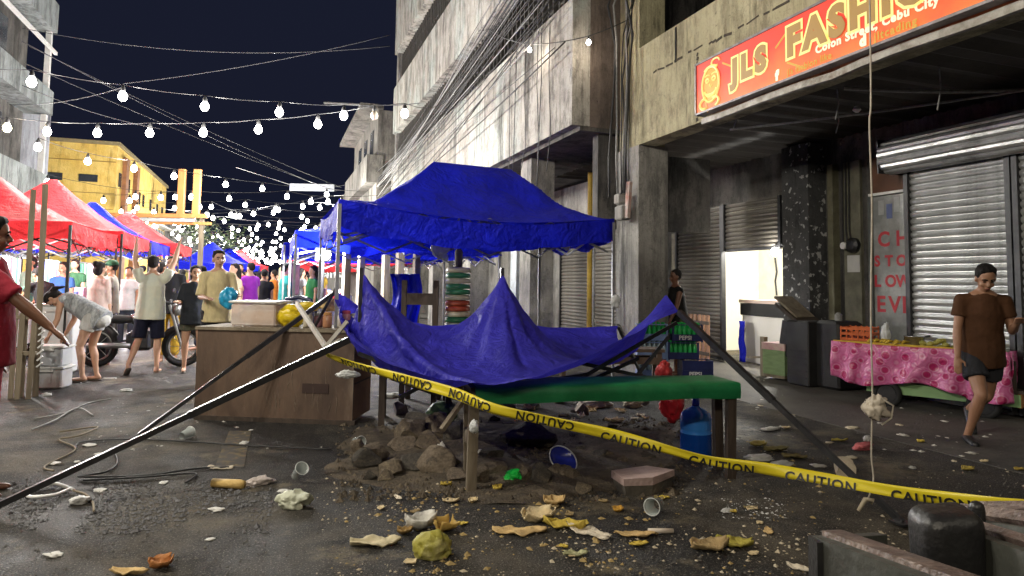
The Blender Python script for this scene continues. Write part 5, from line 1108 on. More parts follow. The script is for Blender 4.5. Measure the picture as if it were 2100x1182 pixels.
# ---------------- vendor cart with pink cloth
p0, p1 = onz(1800, 838), onz(2035, 868); cv = p1 - p0; cart_rz = math.atan2(cv.y, cv.x)
cl = onz(1735, 815); cart_c = cl + cv.normalized() * .95
vc = thing('vendor_cart', 'wooden fruit cart on small wheels with pale green base boards', 'cart', (cart_c.x + .0, cart_c.y, 0), cart_rz)
gr_m = mat('cart_green', (.26, .44, .20), (.20, .34, .15), 4, .7, stretch=(.3, 1, 1))
MB().box((.12, -.24, .21), (1.5, .03, .13)).build('side_board', gr_m, vc); MB().box((.12, .40, .21), (1.5, .03, .13)).build('side_board', gr_m, vc); MB().box((.86, .08, .21), (.03, .62, .15)).build('end_board', wood_o, vc); MB().box((.1, .08, .30), (1.6, .66, .03)).build('deck', wood_d, vc)
for x in (-.40, .55):
    for y in (-.28, .44):
        wh = MB().tube([(x + .13 * math.cos(a_), y, .14 + .13 * math.sin(a_)) for a_ in [2 * math.pi * i / 16 for i in range(16)]], .035, 8, closed=True).build('tyre', mat('rubber', (.015, .015, .015), None, 5, .8), vc, True); MB().lathe([(.10, -.02), (.10, .02)], 14, (x, y, .14), rotm(math.pi / 2)).build('hub', dark_metal, wh)
for x in (-.85, .85):
    for y in (-.2, .36): MB().box((x * .95, y, .45), (.05, .05, .34)).build('post', wood_d, vc)
MB().box((-.11, .08, .62), (1.75, .72, .04)).build('tray', mat('tray_yellow', (.60, .40, .02), (.48, .30, .02), 5, .5), vc); MB().box((-.99, .08, .63), (.04, .7, .12)).build('tray_lip', MATS['tray_yellow'], vc)
MB().box((-.11, -.30, .68), (1.75, .03, .10)).build('tray_lip', MATS['tray_yellow'], vc)
def pinkcloth():
    m = bpy.data.materials.new('pink_floral'); nt, b = nodes_of(m); tc = nt.nodes.new('ShaderNodeTexCoord')
    mp = nt.nodes.new('ShaderNodeMapping'); mp.inputs['Scale'].default_value = (7.5, 0.01, 7.5); mp.inputs['Rotation'].default_value = (0, .78, 0); L(nt, tc.outputs['Object'], mp.inputs[0])
    vo = nt.nodes.new('ShaderNodeTexVoronoi'); vo.inputs['Scale'].default_value = 1.0; vo.inputs['Randomness'].default_value = .35; L(nt, mp.outputs[0], vo.inputs['Vector'])
    r = nt.nodes.new('ShaderNodeValToRGB'); cr = r.color_ramp; cr.interpolation = 'LINEAR'; cr.elements[0].position = .30; cr.elements[0].color = (.42, .02, .12, 1); cr.elements[1].position = .36; cr.elements[1].color = (.62, .24, .40, 1)
    e = cr.elements.new(.44); e.color = (.55, .09, .26, 1); e = cr.elements.new(.56); e.color = (.60, .16, .34, 1)
    L(nt, vo.outputs['Distance'], r.inputs[0]); L(nt, r.outputs[0], b.inputs['Base Color']); b.inputs['Roughness'].default_value = .3
    n2 = nt.nodes.new('ShaderNodeTexNoise'); n2.inputs['Scale'].default_value = 7; n2.inputs['Distortion'].default_value = 1.5; L(nt, tc.outputs['Object'], n2.inputs[0]); bp = nt.nodes.new('ShaderNodeBump'); bp.inputs['Strength'].default_value = .5; bp.inputs['Distance'].default_value = .05; L(nt, n2.outputs['Fac'], bp.inputs['Height']); L(nt, bp.outputs[0], b.inputs['Normal']); return m
def pc(i, j):
    u, v = i / 70, j / 18; x = -1.0 + 1.80 * u
    hemz = .70 - .40 - .06 * math.sin(u * 9) - .08 * u; z = .72 + (hemz - .72) * v - .015 * math.sin(math.pi * min(1, u * 1.3))
    fold = .05 * v * math.sin(u * 38 + 3 * v + 2 * math.sin(u * 7)) + .05 * v * noise.noise(Vector((u * 8, v * 3, 2)))
    return (x + .03 * v * math.sin(u * 20), -.335 - .03 * v - fold * .8, z)
MB().grid(pc, 71, 19).build('pink_cloth', pinkcloth(), vc, True, solid=.004)
MB().grid(lambda i, j: (.80 + .03 * math.sin(i * 1.3 + j * .5), -.33 + .75 * i / 14, .72 - .46 * j / 9), 15, 10).build('pink_cloth', pinkcloth(), vc, True, solid=.004)
VM = Matrix.Translation(vc.location) @ Matrix.Rotation(cart_rz, 4, 'Z')
t = thing('plastic_crate', 'orange ventilated plastic crate on the left end of the pink cart', 'crate', VM @ V3(-.78, .02, .645), cart_rz); oc = mat('crate_orange', (.60, .13, .02), (.48, .09, .015), 5, .45)
for (y) in (-.17, .17):
    for k in range(4): MB().box((0, y, .03 + k * .065), (.34, .015, .03)).build('slat', oc, t)
    for k in range(6): MB().box((-.165 + k * .066, y, .125), (.014, .02, .25)).build('upright', oc, t)
for x in (-.17, .17):
    for k in range(4): MB().box((x, 0, .03 + k * .065), (.015, .34, .03)).build('slat', oc, t)
MB().box((0, 0, .06), (.32, .32, .10)).build('contents', mat('red_fruit', (.35, .03, .02), (.25, .02, .02), 20, .5), t)
t = thing('steel_pot', 'shiny steel pot and lid standing on the pink cart', 'pot', VM @ V3(-.22, .2, .645), 0); MB().lathe([(.10, 0), (.11, .02), (.11, .15), (.12, .155)], 18).build('body', mat('steel', (.55, .55, .54), None, 6, .25, metal=.9), t, True); MB().bar((.1, 0, .14), (.55, .06, .17), .02).build('handle', dark_metal, t)
fr = mat('fruit_green', (.30, .30, .06), (.42, .36, .08), 9, .5)
for k in range(34):
    q = VM @ V3(rnd.uniform(-.1, .7), rnd.uniform(-.2, .3), .70 + rnd.choice((0, .04, .08))); tag(MB().ell((0, 0, 0), (.045, .032, .03), rotm(0, rnd.uniform(-.4, .4), rnd.uniform(0, 3)), 8, 6).build('green_fruit', fr, None, True, loc=q), 'small yellow-green fruit heaped on the pink cart', 'fruit', 'fruit on the cart')
for k in range(8):
    q = VM @ V3(-.55 + k * .05, rnd.uniform(-.30, -.15), .735); tag(MB().tube([(-.07, 0, 0), (-.02, .01, .02), (.05, 0, .015)], [.012, .02, .01], 7).build('banana', mat('banana', (.62, .42, .04), None, 6, .5), None, True, loc=q), 'yellow banana in the bunch on the pink cart', 'fruit', 'bananas on the cart')
o = mk('plastic_bag', crumple(None, .10, 51, (.6, .5, 1.5), .35), bagw, None, VM @ V3(-.45, -.1, .82)); tag(o, 'white plastic bag draped beside the orange crate', 'plastic bag')
t = thing('metal_drum', 'dark drum behind the running man at the right edge', 'drum', VM @ V3(1.45, .1, 0), 0); MB().lathe([(.30, 0), (.31, .03), (.31, .7), (.29, .74)], 20).build('shell', dark_metal, t, True)
# ---------------- left foreground stand, boxes
wt = thing('timber_stand', 'rough timber stand of tall posts behind the red-shirted person', 'stand', onz(58, 818), 0)
for (dx, dy, w_, h) in ((-.16, .1, .055, 2.35), (-.04, .14, .06, 2.42), (.02, -.02, .05, .95), (-.10, -.04, .05, .95), (-.2, 0, .05, 1.0)): MB().box(RT * dx + FW * dy + V3(0, 0, h / 2), (w_, w_ * .8, h), rotm(0, rnd.uniform(-.015, .015), .3)).build('post', wood_g, wt)
for z in (.5, .9): MB().bar(RT * -.3 + V3(0, 0, z), RT * .06 + V3(0, 0, z), .04).build('rail', wood_g, wt)
rope = MB()
for k in range(9): rope.tube([RT * (.10 + .03 * (i - 3) / 3) + V3(0, 0, .35 + k * .07 + .05 * i / 6) for i in range(7)], .011, 5)
rope.build('rope_lashing', white_plastic, wt)
def tubbox(label, loc, rz_, s, m, lid, name='plastic_box'):
    t = thing(name, label, 'box', loc, rz_); MB().box((0, 0, s[2] / 2), s, taper=1.10, bev=.02).build('body', m, t); MB().box((0, 0, s[2] + .012), (s[0] * 1.16, s[1] * 1.16, .03), bev=.01).build('lid', lid, t); MB().box((s[0] * .0, -s[1] * .56, s[2] * .93), (s[0] * .5, .02, .03)).build('grip', lid, t); return t
wb = mat('box_milky', (.60, .62, .64), (.46, .48, .52), 3, .35); bl0 = onz(104, 795)
tubbox('lower milky plastic box with grimy base under the bending woman', bl0, -.2, (.36, .28, .24), mat('box_grimy', (.55, .55, .56), (.42, .40, .40), 3, .4, c3=(.25, .12, .10)), white_plastic); tubbox('upper milky plastic box stacked under the bending woman', bl0 + V3(0, 0, .27), -.2, (.34, .27, .22), wb, white_plastic)
tubbox('tall white foam box behind the timber stand', onz(84, 770) + FW * .3, -.2, (.42, .34, .95), mat('foam_white', (.66, .67, .68), (.58, .59, .61), 3, .7), white_plastic, 'foam_box')
t = thing('hanging_speaker', 'black loudspeaker hanging beneath the nearest red tent', 'speaker', at(96, 486, 10.9)); MB().box((0, 0, .10), (.24, .2, .22), bev=.015).build('cabinet', MATS['black_paint'], t); MB().lathe([(.08, 0), (.02, .015)], 14, (0, -.101, .1), rotm(math.pi / 2)).build('cone', dark_metal, t); MB().tube([(0, 0, .21), (0, 0, .42)], .006, 5).build('hook', black_wire, t)
# ---------------- motorcycle behind the man with raised arms
mc = thing('motorcycle', 'black motorcycle parked behind the man with raised arms', 'motorcycle', V3(at(288, 700, 10.6).x, at(288, 700, 10.6).y, 0), math.atan2(RT.y, RT.x) + .15)
rub = mat('tyre_rubber', (.012, .012, .012), None, 5, .85)
for x in (-.62, .62):
    ty = MB().tube([(x + .27 * math.cos(a_), 0, .31 + .27 * math.sin(a_)) for a_ in [2 * math.pi * i / 28 for i in range(28)]], .045, 8, closed=True).build('tyre', rub, mc, True); rim = MB().tube([(x + .215 * math.cos(a_), 0, .31 + .215 * math.sin(a_)) for a_ in [2 * math.pi * i / 24 for i in range(24)]], .014, 6, closed=True)
    for k in range(8): a_ = k * math.pi / 4; rim.bar((x, 0, .31), (x + .21 * math.cos(a_), 0, .31 + .21 * math.sin(a_)), .008)
    rim.build('rim', alu, ty); MB().tube([(x + .30 * math.cos(a_), 0, .31 + .31 * math.sin(a_)) for a_ in [.5 + 2.1 * i / 10 for i in range(11)]], .05, 6).build('mudguard', MATS['black_paint'], mc, True)
MB().ell((.08, 0, .72), (.26, .13, .13)).build('tank', mat('tank_black', (.015, .015, .018), None, 4, .2, coat=.6), mc, True); MB().ell((-.35, 0, .72), (.36, .13, .07)).build('seat', rub, mc, True); MB().box((0, 0, .40), (.36, .22, .30), bev=.05).build('engine', dark_metal, mc); MB().bar((-.62, -.10, .31), (.05, -.1, .45), .03).build('swing_arm', dark_metal, mc)
for s in (-1, 1): MB().tube([(.62, s * .07, .31), (.42, s * .07, .95)], .022, 8).build('fork', alu, mc); MB().tube([(.42, 0, .97), (.36, s * .2, 1.02), (.28, s * .36, 1.0)], .014, 6).build('handlebar', dark_metal, mc); MB().ell((.36, s * .3, 1.16), (.02, .06, .045)).build('mirror', dark_metal, mc)
hl = MB().lathe([(.09, 0), (.10, .05), (.08, .09)], 16, (.48, 0, .88), rotm(0, math.pi / 2, 0)).build('headlamp', alu, mc, True); MB().tube([(-.7, -.13, .33), (-.1, -.13, .33)], .04, 8).build('exhaust', alu, mc, True)
# ---------------- stalls on the left, lit by tube lamps
tube_e = emis('tube_glow', (1, 1, 1), 14.0)
goods = [(.62, .08, .10), (.7, .7, .68), (.08, .12, .45), (.65, .5, .1), (.1, .35, .2), (.6, .3, .4), (.75, .72, .65), (.3, .3, .34)]
def stall(label, x, y, ln_, seed, light=True, pw=90):
    pw *= 3.2
    rr = random.Random(seed); t = thing('stall_table', 'white-clothed stall table ' + label, 'table', (x, y, 0)); 
    MB().box((0, 0, .80), (.9, ln_, .04)).build('top', white_plastic, t); MB().grid(lambda i, j: (.455 + .015 * math.sin(i * 1.7), -ln_ / 2 + ln_ * i / 24, .80 - .55 * j / 4), 25, 5).build('cloth', mat('cloth_white', (.62, .62, .62), (.5, .5, .52), 4, .8), t, True)
    MB().grid(lambda i, j: (-.45 + .9 * i / 10, -ln_ / 2 - .005 - .012 * math.sin(i * 2), .80 - .55 * j / 4), 11, 5).build('cloth', MATS['cloth_white'], t, True)
    for s in (-1, 1):
        for s2 in (-1, 1): MB().box((s * .4, s2 * (ln_ / 2 - .06), .39), (.05, .05, .78)).build('leg', wood_d, t)
    for k in range(int(ln_ * 4)):
        c = rr.choice(goods); h = rr.uniform(.10, .38); ci = goods.index(c); colr = ['red', 'white', 'blue', 'yellow', 'green', 'pink', 'cream', 'grey'][ci]
        tag(MB().box((0, 0, h / 2), (rr.uniform(.14, .24), rr.uniform(.14, .24), h), bev=.012).build('goods_box', mat('goods%d' % ci, c, None, 7, .6), None, loc=(x - .3 + .6 * ((k % 2)), y - ln_ / 2 + .15 + (k // 2) * (ln_ - .3) / max(1, int(ln_ * 2) - 1), .8205)), '%s %s goods box on the stall %s' % ('tall' if h > .26 else 'low', colr, label), 'box', 'boxes of goods on the stalls')
    rk = thing('clothes_rack', 'rack of hung clothes behind the stall ' + label, 'rack', (x - 1.0, y, 0)); MB().bar((0, -ln_ / 2, 1.75), (0, ln_ / 2, 1.75), .03).build('rail', dark_metal, rk)
    for s in (-1, 1): MB().bar((0, s * ln_ / 2, 0), (0, s * ln_ / 2, 1.76), .035).build('post', dark_metal, rk)
    for k in range(int(ln_ / .16)):
        c = rr.choice(goods); hh = rr.uniform(.6, .95); MB().box((0, -ln_ / 2 + .1 + k * .16, 1.73 - hh / 2), (.40, .07, hh), rotm(0, 0, rr.uniform(-.2, .2)), bev=.03).build('garment', mat('goods%d' % goods.index(c), c), rk)
    if light:
        l_ = thing('tube_lamp', 'white tube lamp over the stall ' + label, 'lamp', (x + .1, y, 2.0)); MB().tube([(0, -.45, 0), (0, .45, 0)], .022, 8).build('tube', tube_e, l_, True); MB().box((0, 0, .045), (.05, 1.0, .03)).build('fitting', white_plastic, l_)
        for s in (-1, 1): MB().tube([(0, s * .4, .05), (0, s * .42, .5)], .005, 4).build('hanger', black_wire, l_)
        lamp('tube_light', (0, 0, -.12), pw, (1, .98, .95), .12, l_)
stall('under the nearest red tent', -4.2, 12.4, 2.6, 1); stall('under the second red tent', -4.1, 15.5, 2.6, 2); stall('under the blue tent behind the red ones', -4.1, 18.7, 2.6, 3); stall('under the red tent behind the raised arms', -3.9, 21.9, 2.6, 4); stall('under the blue set-back tent on the far left', -7.4, 14.2, 2.8, 5, pw=120); stall('under the far blue tent', -2.6, 33.6, 2.8, 6, pw=70); stall('under the tents along the concrete columns', 1.4, 17.5, 2.6, 7, pw=80); stall('under the farthest tents along the columns', 1.4, 21.5, 2.6, 8, pw=80)
fl = thing('flood_lamp', 'glaring white flood lamp on a stand behind the tent leg', 'lamp', V3(at(662, 560, 11.0).x, at(662, 560, 11.0).y, 0)); zf = at(664, 522, 11.0).z
MB().tube([(0, 0, 0), (0, 0, zf)], .025, 8).build('stand', dark_metal, fl); MB().ell((0, -.06, zf), (.11, .05, .10)).build('lamp_face', bulb_e, fl, True); MB().box((0, .02, zf), (.26, .06, .24), bev=.02).build('housing', dark_metal, fl); lamp('flood_light', (-.1, -.28, zf), 420, (1, .98, .94), .08, fl)
# timber gantry above the stalls
gp = at(383, 440, 24.0); gt_ = thing('timber_gantry', 'orange timber frame with two upright posts above the stalls', 'frame', V3(gp.x, gp.y, 0), math.atan2(RT.y, RT.x))
zt, zb = at(383, 348, 24).z, gp.z
for x in (-.22, .32): MB().box((x, 0, (zt + zb) / 2), (.22, .16, zt - zb)).build('upright', wood_o, gt_)
MB().box((-1.1, 0, zb - .06), (3.6, .2, .14)).build('beam', wood_o, gt_); MB().box((-.2, -.05, zb - .32), (2.2, .06, .10)).build('beam', wood_o, gt_); MB().box((-1.0, 0, zb - .22), (2.6, .3, .12)).build('panel', mat('panel_grey', (.4, .42, .42)), gt_)
for x in (-2.7, .55): MB().box((x, 0, (zb - .1) / 2), (.14, .14, zb - .1)).build('leg', wood_g, gt_)
ss = thing('street_banner', 'small white lettered banner strung far over the street', 'banner', at(640, 385, 40)); MB().box((0, 0, 0), (2.6, .05, .42), rotm(0, 0, -.3)).build('panel', mat('banner', (.25, .27, .30), (.4, .42, .44), 6, .6), ss)
for s in (-1, 1): MB().tube([V3(s * 1.25, 0, .1), V3(s * 4.2, 0, .9)], .015, 4).build('guy_wire', grey_wire, ss)
# ================================================================== tape, rope, rubble, litter
# caution tape: ribbon along a path; half folded lengthwise
tp = [(668, 728, 5.06), (740, 752, 4.85), (830, 778, 4.62), (930, 806, 4.36), (1010, 838, 4.16), (1120, 862, 4.12), (1240, 888, 4.06), (1340, 914, 4.0), (1450, 943, 3.94), (1560, 960, 3.86), (1680, 980, 3.74), (1800, 1002, 3.58), (1920, 1020, 3.4), (2040, 1034, 3.2), (2120, 1040, 3.05)]
tps = [at(*q) for q in tp]
def catm(P, n):
    out = []
    for i in range(len(P) - 1):
        a, b, c, d = P[max(i - 1, 0)], P[i], P[i + 1], P[min(i + 2, len(P) - 1)]
        for k in range(n):
            t = k / n; out.append(.5 * ((2 * b) + (c - a) * t + (2 * a - 5 * b + 4 * c - d) * t * t + (3 * b - a - 3 * c + d) * t ** 3))
    out.append(P[-1]); return out
tc_ = catm(tps, 10); cum = [0.0]
for a, b in zip(tc_[:-1], tc_[1:]): cum.append(cum[-1] + (b - a).length)
TL = cum[-1]; wid = .068
def tframe(s):
    s = max(0, min(TL - 1e-4, s)); i = max(k for k in range(len(cum)) if cum[k] <= s); i = min(i, len(tc_) - 2); f = (s - cum[i]) / max(1e-6, cum[i + 1] - cum[i]); p = tc_[i].lerp(tc_[i + 1], f); d = (tc_[i + 1] - tc_[i]).normalized()
    tw = .9 * noise.noise(Vector((s * 1.3, 3, 1))) + .25 * noise.noise(Vector((s * 4, 1, 1))) + (.9 * max(0, 1 - s / .8)); up = V3(0, 0, 1); up = (up - d * up.dot(d)).normalized(); nn = d.cross(up); u = (up * math.cos(tw) + nn * math.sin(tw)).normalized(); return p, d, u, u.cross(d) * -1
tape = thing('caution_tape', 'yellow caution tape stretched slackly from the bent pole across the table to the right foreground', 'tape', (tps[7].x, tps[7].y, 0))
ye = mat('tape_yellow', (.72, .60, .02), (.62, .50, .02), 4, .4, bump=.1, bscale=20)
NS = 160
def tg(i, j): p, d, u, n_ = tframe(TL * i / (NS - 1)); sq = .78 + .22 * math.tanh(3 * noise.noise(Vector((i * .035, 8, 2))) + 1); return p + u * wid * sq * (j / 4 - .5) + n_ * (.004 * math.sin(j * 1.6 + i * .2))
MB().grid(tg, NS, 5).build('ribbon', ye, tape, True, True, solid=.0008)
blk = mat('tape_black', (.012, .012, .012), None, 5, .5)
fontm = text_mesh('CAUTION', .072, 0, .002, 0, 1.12); fw_ = max(v.co.x for v in fontm.vertices)
s0 = .18; k = 0
inv_t = Matrix.Translation(-tape.location)
bm0 = bmesh.new(); bm0.from_mesh(fontm); bmesh.ops.subdivide_edges(bm0, edges=[e for e in bm0.edges if e.calc_length() > .02], cuts=1); base_m = bpy.data.meshes.new('c'); bm0.to_mesh(base_m); bm0.free()
while s0 + fw_ < TL:
    me = base_m.copy(); flip = s0 < TL * .50
    for v in me.vertices:
        x, y = v.co.x, v.co.y
        if flip: x, y = fw_ - x, .052 - y
        p, d, u, n_ = tframe(s0 + x); yy = y - .036 - (.008 if not flip else -.006)
        yy = max(-wid / 2, min(wid / 2, yy)); side = -FW; off_ = n_ * (.0055 if n_.dot(side) > 0 else -.0055); v.co = p + u * yy + off_
    me.transform(inv_t); mk('lettering', me, blk, tape); s0 += fw_ + .16; k += 1
o = mk('plastic_bag', crumple(None, .045, 61, (1.8, .7, .7), .35), bagw, None, at(712, 768, 4.9)); tag(o, 'white rag knotted to the tape near the counter corner', 'rag')
o = mk('plastic_bag', crumple(None, .04, 62, (.8, .7, 1.2), .35), bagw, None, at(972, 876, 4.32)); tag(o, 'white scrap hanging on the left leg of the green table', 'rag')
# hanging string with tied bag and stick
hp = [(1783, -40, 3.95), (1786, 200, 3.95), (1783, 260, 3.95), (1788, 420, 3.95), (1786, 650, 3.95), (1789, 800, 3.95), (1787, 930, 3.95), (1791, 985, 3.95), (1778, 1030, 3.95)]
hs = thing('hanging_string', 'pale string hanging down before the shop sign to the ground', 'string', at(1787, 1000, 3.95) * 1.0, 0)
MB().tube(catm([at(*q) for q in hp], 6), .005, 6).build('cord', mat('string_pale', (.50, .46, .38), (.36, .32, .26), 30, .8), hs, True, True)
o = mk('plastic_bag', crumple(None, .075, 71, (1.05, .8, 1.0), .42), mat('bag_cream', (.60, .54, .44), (.50, .44, .36), 6, .5), None, at(1795, 838, 3.93)); tag(o, 'knotted cream plastic bag tied to the hanging string', 'plastic bag')
MB().tube([at(1803, 815, 3.9), at(1832, 832, 3.9), at(1828, 858, 3.9), at(1808, 872, 3.9)], .006, 5).build('cord', MATS['string_pale'], hs, True, True)
o = tag(MB().tube([at(1760, 1048, 3.95), at(1775, 1024, 3.95), at(1790, 1026, 3.95), at(1787, 1034, 3.95)], [.010, .014, .012, .008], 7).build('tied_stick', mat('stick_pale', (.55, .47, .33), None, 8, .7), None, True, True), 'pale bent stick tied to the bottom of the hanging string', 'stick')
# rubble
stone_ms = []
for k in range(9):
    bm = bmesh.new(); bmesh.ops.create_icosphere(bm, subdivisions=3, radius=1)
    rr = random.Random(k * 7 + 1); planes = [(N(rr.uniform(-1, 1), rr.uniform(-1, 1), rr.uniform(-1, 1)), rr.uniform(.42, .66)) for _ in range(13)]
    for v in bm.verts:
        for n_, d_ in planes:
            q = v.co.dot(n_)
            if q > d_: v.co -= n_ * (q - d_)
        v.co = v.co * 1.35 * (1 + .06 * noise.noise(v.co * 4 + Vector((k, 0, 0))))
    me = bpy.data.meshes.new('rubble_stone'); bm.to_mesh(me); bm.free(); stone_ms.append(me)
stone_m = [mat('stone%d' % i, c, c2, 6, .9, bump=.8, bscale=22, c3=c3) for i, (c, c2, c3) in enumerate((((.19, .15, .10), (.09, .07, .05), (.30, .24, .15)), ((.12, .105, .085), (.055, .05, .042), (.20, .17, .12)), ((.25, .20, .14), (.13, .10, .07), (.07, .06, .048))))]
ids = 0
def stone(px, py, r, label, sq=(1, 1, .8), m=None, group=None, lift=.55):
    global ids
    me = stone_ms[ids % 9].copy(); me.materials.append(m or stone_m[ids % 3]); p = onz(px, py); o = mk('rubble_stone', me, None, None, p + V3(0, 0, r * sq[2] * lift), (rnd.uniform(-.4, .4), rnd.uniform(-.4, .4), rnd.uniform(0, 6))); o.scale = (r * sq[0], r * sq[1], r * sq[2]); ids += 1
    return tag(o, label, 'rock', group)
G1 = 'broken rubble stones of the heap'
for (px, py, r) in ((840, 905, .17), (870, 885, .15), (905, 900, .14), (880, 925, .13), (930, 905, .13), (820, 925, .10), (770, 950, .13), (745, 960, .10), (735, 930, .08), (805, 975, .10), (845, 965, .11), (885, 970, .12), (915, 960, .09), (1000, 950, .10), (1015, 975, .09), (1080, 985, .08), (1110, 990, .09), (1170, 985, .07), (1140, 975, .07), (1230, 940, .06), (990, 990, .07), (790, 985, .06), (760, 985, .05), (940, 985, .07), (1200, 1010, .05)):
    stone(px, py, r, 'angular brown stone lying in the heap of broken rubble under the table', (1.1, .95, .85), group=G1)
stone(1070, 915, .20, 'long flat olive-grey boulder behind the blue bowl', (1.35, .8, .55), stone_m[1])
stone(1730, 975, .085, 'pale rounded block propping the foot of the right pole', (1.2, .9, .8), mat('pale_block', (.46, .39, .29), (.38, .32, .23), 7, .9, bump=.4), lift=.8)
stone(820, 848, .10, 'mauve-grey slab leaning under the dark wooden table', (1.6, .7, .9), mat('mauve_slab', (.14, .11, .12)))
stone(1195, 850, .10, 'round brown drum lid lying behind the green table', (1, .5, .9), mat('lid_brown', (.24, .17, .10)))
o = mk('tarp_bundle', crumple(None, .16, 81, (1, .8, .8), .2), mat('tarp_olive', (.05, .10, .035), (.035, .07, .03), 5, .6), None, onz(905, 872) + V3(0, 0, .10)); tag(o, 'dark green bundle behind the rubble heap', 'bundle')
# loose earth under the heap
def hill(i, j):
    u, v = i / 59, j / 39; p = onz(660 + 760 * u, 1035 - 195 * v); e = 1 - ((u - .5) / .5) ** 2 - ((v - .5) / .5) ** 2 + .55 * noise.noise(Vector((p.x * 1.7, p.y * 1.7, 9))); h = .07 * min(1, e) * (.5 + .8 * noise.noise(Vector((p.x * 2.2, p.y * 2.2, 4))) + .3 * noise.noise(Vector((p.x * 9, p.y * 9, 4)))); return V3(p.x, p.y, max(-.02, h + min(0, e - .15) * .12) if e > -.5 else -.03)
dirt = mat('earth', (.105, .082, .054), (.05, .040, .028), 9, .95, bump=1.0, bscale=60, c3=(.17, .135, .09)); tag(MB().grid(hill, 60, 40).build('loose_earth', dirt, None, True, True), 'low heap of loose brown earth around the rubble', 'earth', None, 'stuff')
# concrete slab chunk with pink tiled face
sl = thing('concrete_chunk', 'broken concrete slab with pinkish tiled face in the middle foreground', 'slab', onz(1322, 1006), .15)
top = [(-.21, -.05), (-.02, -.11), (.24, -.02), (.12, .13), (-.17, .14)]
MB().prism(top, .07, .115, lambda v: V3(v.x, v.y, v.z + .01 * noise.noise(v * 9))).build('tile_face', mat('pink_tile', (.46, .34, .31), (.38, .28, .26), 14, .8, bump=.4, bscale=50), sl); MB().prism([(x * .97, y * .96) for x, y in top], -.0, .07, lambda v: V3(v.x * (.92 if v.z < .03 else 1), v.y * (.92 if v.z < .03 else 1), v.z)).build('concrete_body', stone_m[1], sl)
# bowl and green glass
t = thing('enamel_bowl', 'blue enamel bowl tipped on the rubble', 'bowl', onz(1148, 965) + V3(0, 0, .03)); Rb = rotm(.75, .25, 0); MB().lathe([(.05, 0), (.08, .015), (.105, .05), (.112, .055), (.10, .045), (.07, .015), (.02, .008)], 26, (0, 0, .02), Rb).build('bowl', mat('enamel_blue', (.02, .03, .30), (.02, .03, .24), 5, .2), t, True); MB().tube([Rb @ V3(.111 * math.cos(a_), .111 * math.sin(a_), .055) + V3(0, 0, .02) for a_ in [2 * math.pi * i / 28 for i in range(28)]], .005, 5, closed=True).build('rim', mat('enamel_white', (.6, .62, .66)), t, True)
o = mk('green_plastic', crumple(None, .065, 91, (1.1, .8, .8), .5), mat('vivid_green', (.02, .75, .10), (.02, .6, .08), 8, .3), None, onz(1052, 990) + V3(0, 0, .04)); tag(o, 'crumpled vivid green plastic on the rubble left of the blue bowl', 'litter')
# litter -----------------------------------------------------------------
def leafy(px, py, L_, W_, label, c, curl=.4, rz_=0.0, name='fruit_peel', cat='fruit peel', thick=.006, seed=0, tip=.0):
    """curled peel / scrap of board"""
    rr = random.Random(seed + int(px)); m = mat('peel_%.2f_%.2f_%.2f' % c, c, tuple(x * .7 for x in c), 20, .8, bump=.5, bscale=50, c3=tuple(x * .45 for x in c)); p = onz(px, py)
    def f(i, j):
        u, v = i / 16 * 2 - 1, j / 8 * 2 - 1; w_ = W_ * (1 - .75 * abs(u) ** 1.8) * (1 + .6 * noise.noise(Vector((u * 1.8 + px, v * .6, 1))) + .3 * noise.noise(Vector((u * 3.6 + px, v * .5, 4)))); x = u * L_; y = v * w_; z = .006 + curl * .6 * (v * v) * W_ + curl * .5 * max(0, abs(u) - .3) ** 2 * L_ + L_ * .22 * noise.noise(Vector((u * 1.8 + px, v * 1.8, py))) + L_ * .06 * noise.noise(Vector((u * 5 + px, v * 4, py))); x += .25 * L_ * noise.noise(Vector((v * 2 + px, 5, py))); return V3(x, y, max(.004, z + tip * u))
    o = MB().grid(f, 17, 9).build(name, m, None, True, loc=p, solid=thick); o.rotation_euler = (0, 0, rz_ + math.atan2(RT.y, RT.x)); return tag(o, label, cat)
tan = (.66, .46, .20); yel_ = (.62, .46, .07); cre = (.72, .58, .34); olv = (.42, .36, .06); pal = (.72, .64, .50)
leafy(1065, 1092, .15, .06, 'tan cardboard-like peel, left piece of the big scatter in front', tan, .3, .1); leafy(1105, 1068, .10, .09, 'pale folded peel standing up in the big scatter in front', cre, .8, .5); leafy(1158, 1082, .12, .06, 'yellow peel beside the standing peel', yel_, .7, -.3); leafy(1207, 1096, .13, .05, 'long pale scrap at the right end of the big scatter', pal, .3, -.7); leafy(1137, 1035, .065, .065, 'small pointed tan peel above the big scatter', tan, .9, .3)
leafy(1305, 1100, .11, .04, 'flat tan peel next to a white stub', tan, .25, .0); leafy(1310, 1118, .05, .025, 'yellow-green peel below the flat tan peel', yel_, .4, .2); leafy(1268, 1050, .03, .035, 'orange peel near the plastic cup', (.55, .30, .04), .9, .4); leafy(1455, 1128, .10, .07, 'dry brown leaf-like peel at lower right', (.42, .30, .14), .8, .2); leafy(1508, 1120, .09, .055, 'olive peel right of the dry peel', olv, .7, -.2); leafy(1545, 1138, .03, .02, 'small beige peel at the end of the lower right scatter', cre, .5, .4)
leafy(770, 1116, .13, .07, 'crumbled cream bread-like scrap at lower left of centre', (.62, .54, .34), .3, .2); leafy(863, 1085, .085, .08, 'whitish shell half lying behind the durian husk', (.62, .60, .54), 1.2, .4); leafy(912, 1090, .065, .07, 'orange-brown husk piece behind the durian husk', (.46, .30, .07), 1.2, 1.2); leafy(830, 1095, .04, .04, 'brown husk shard behind the durian husk', (.30, .19, .06), 1.0, .2)
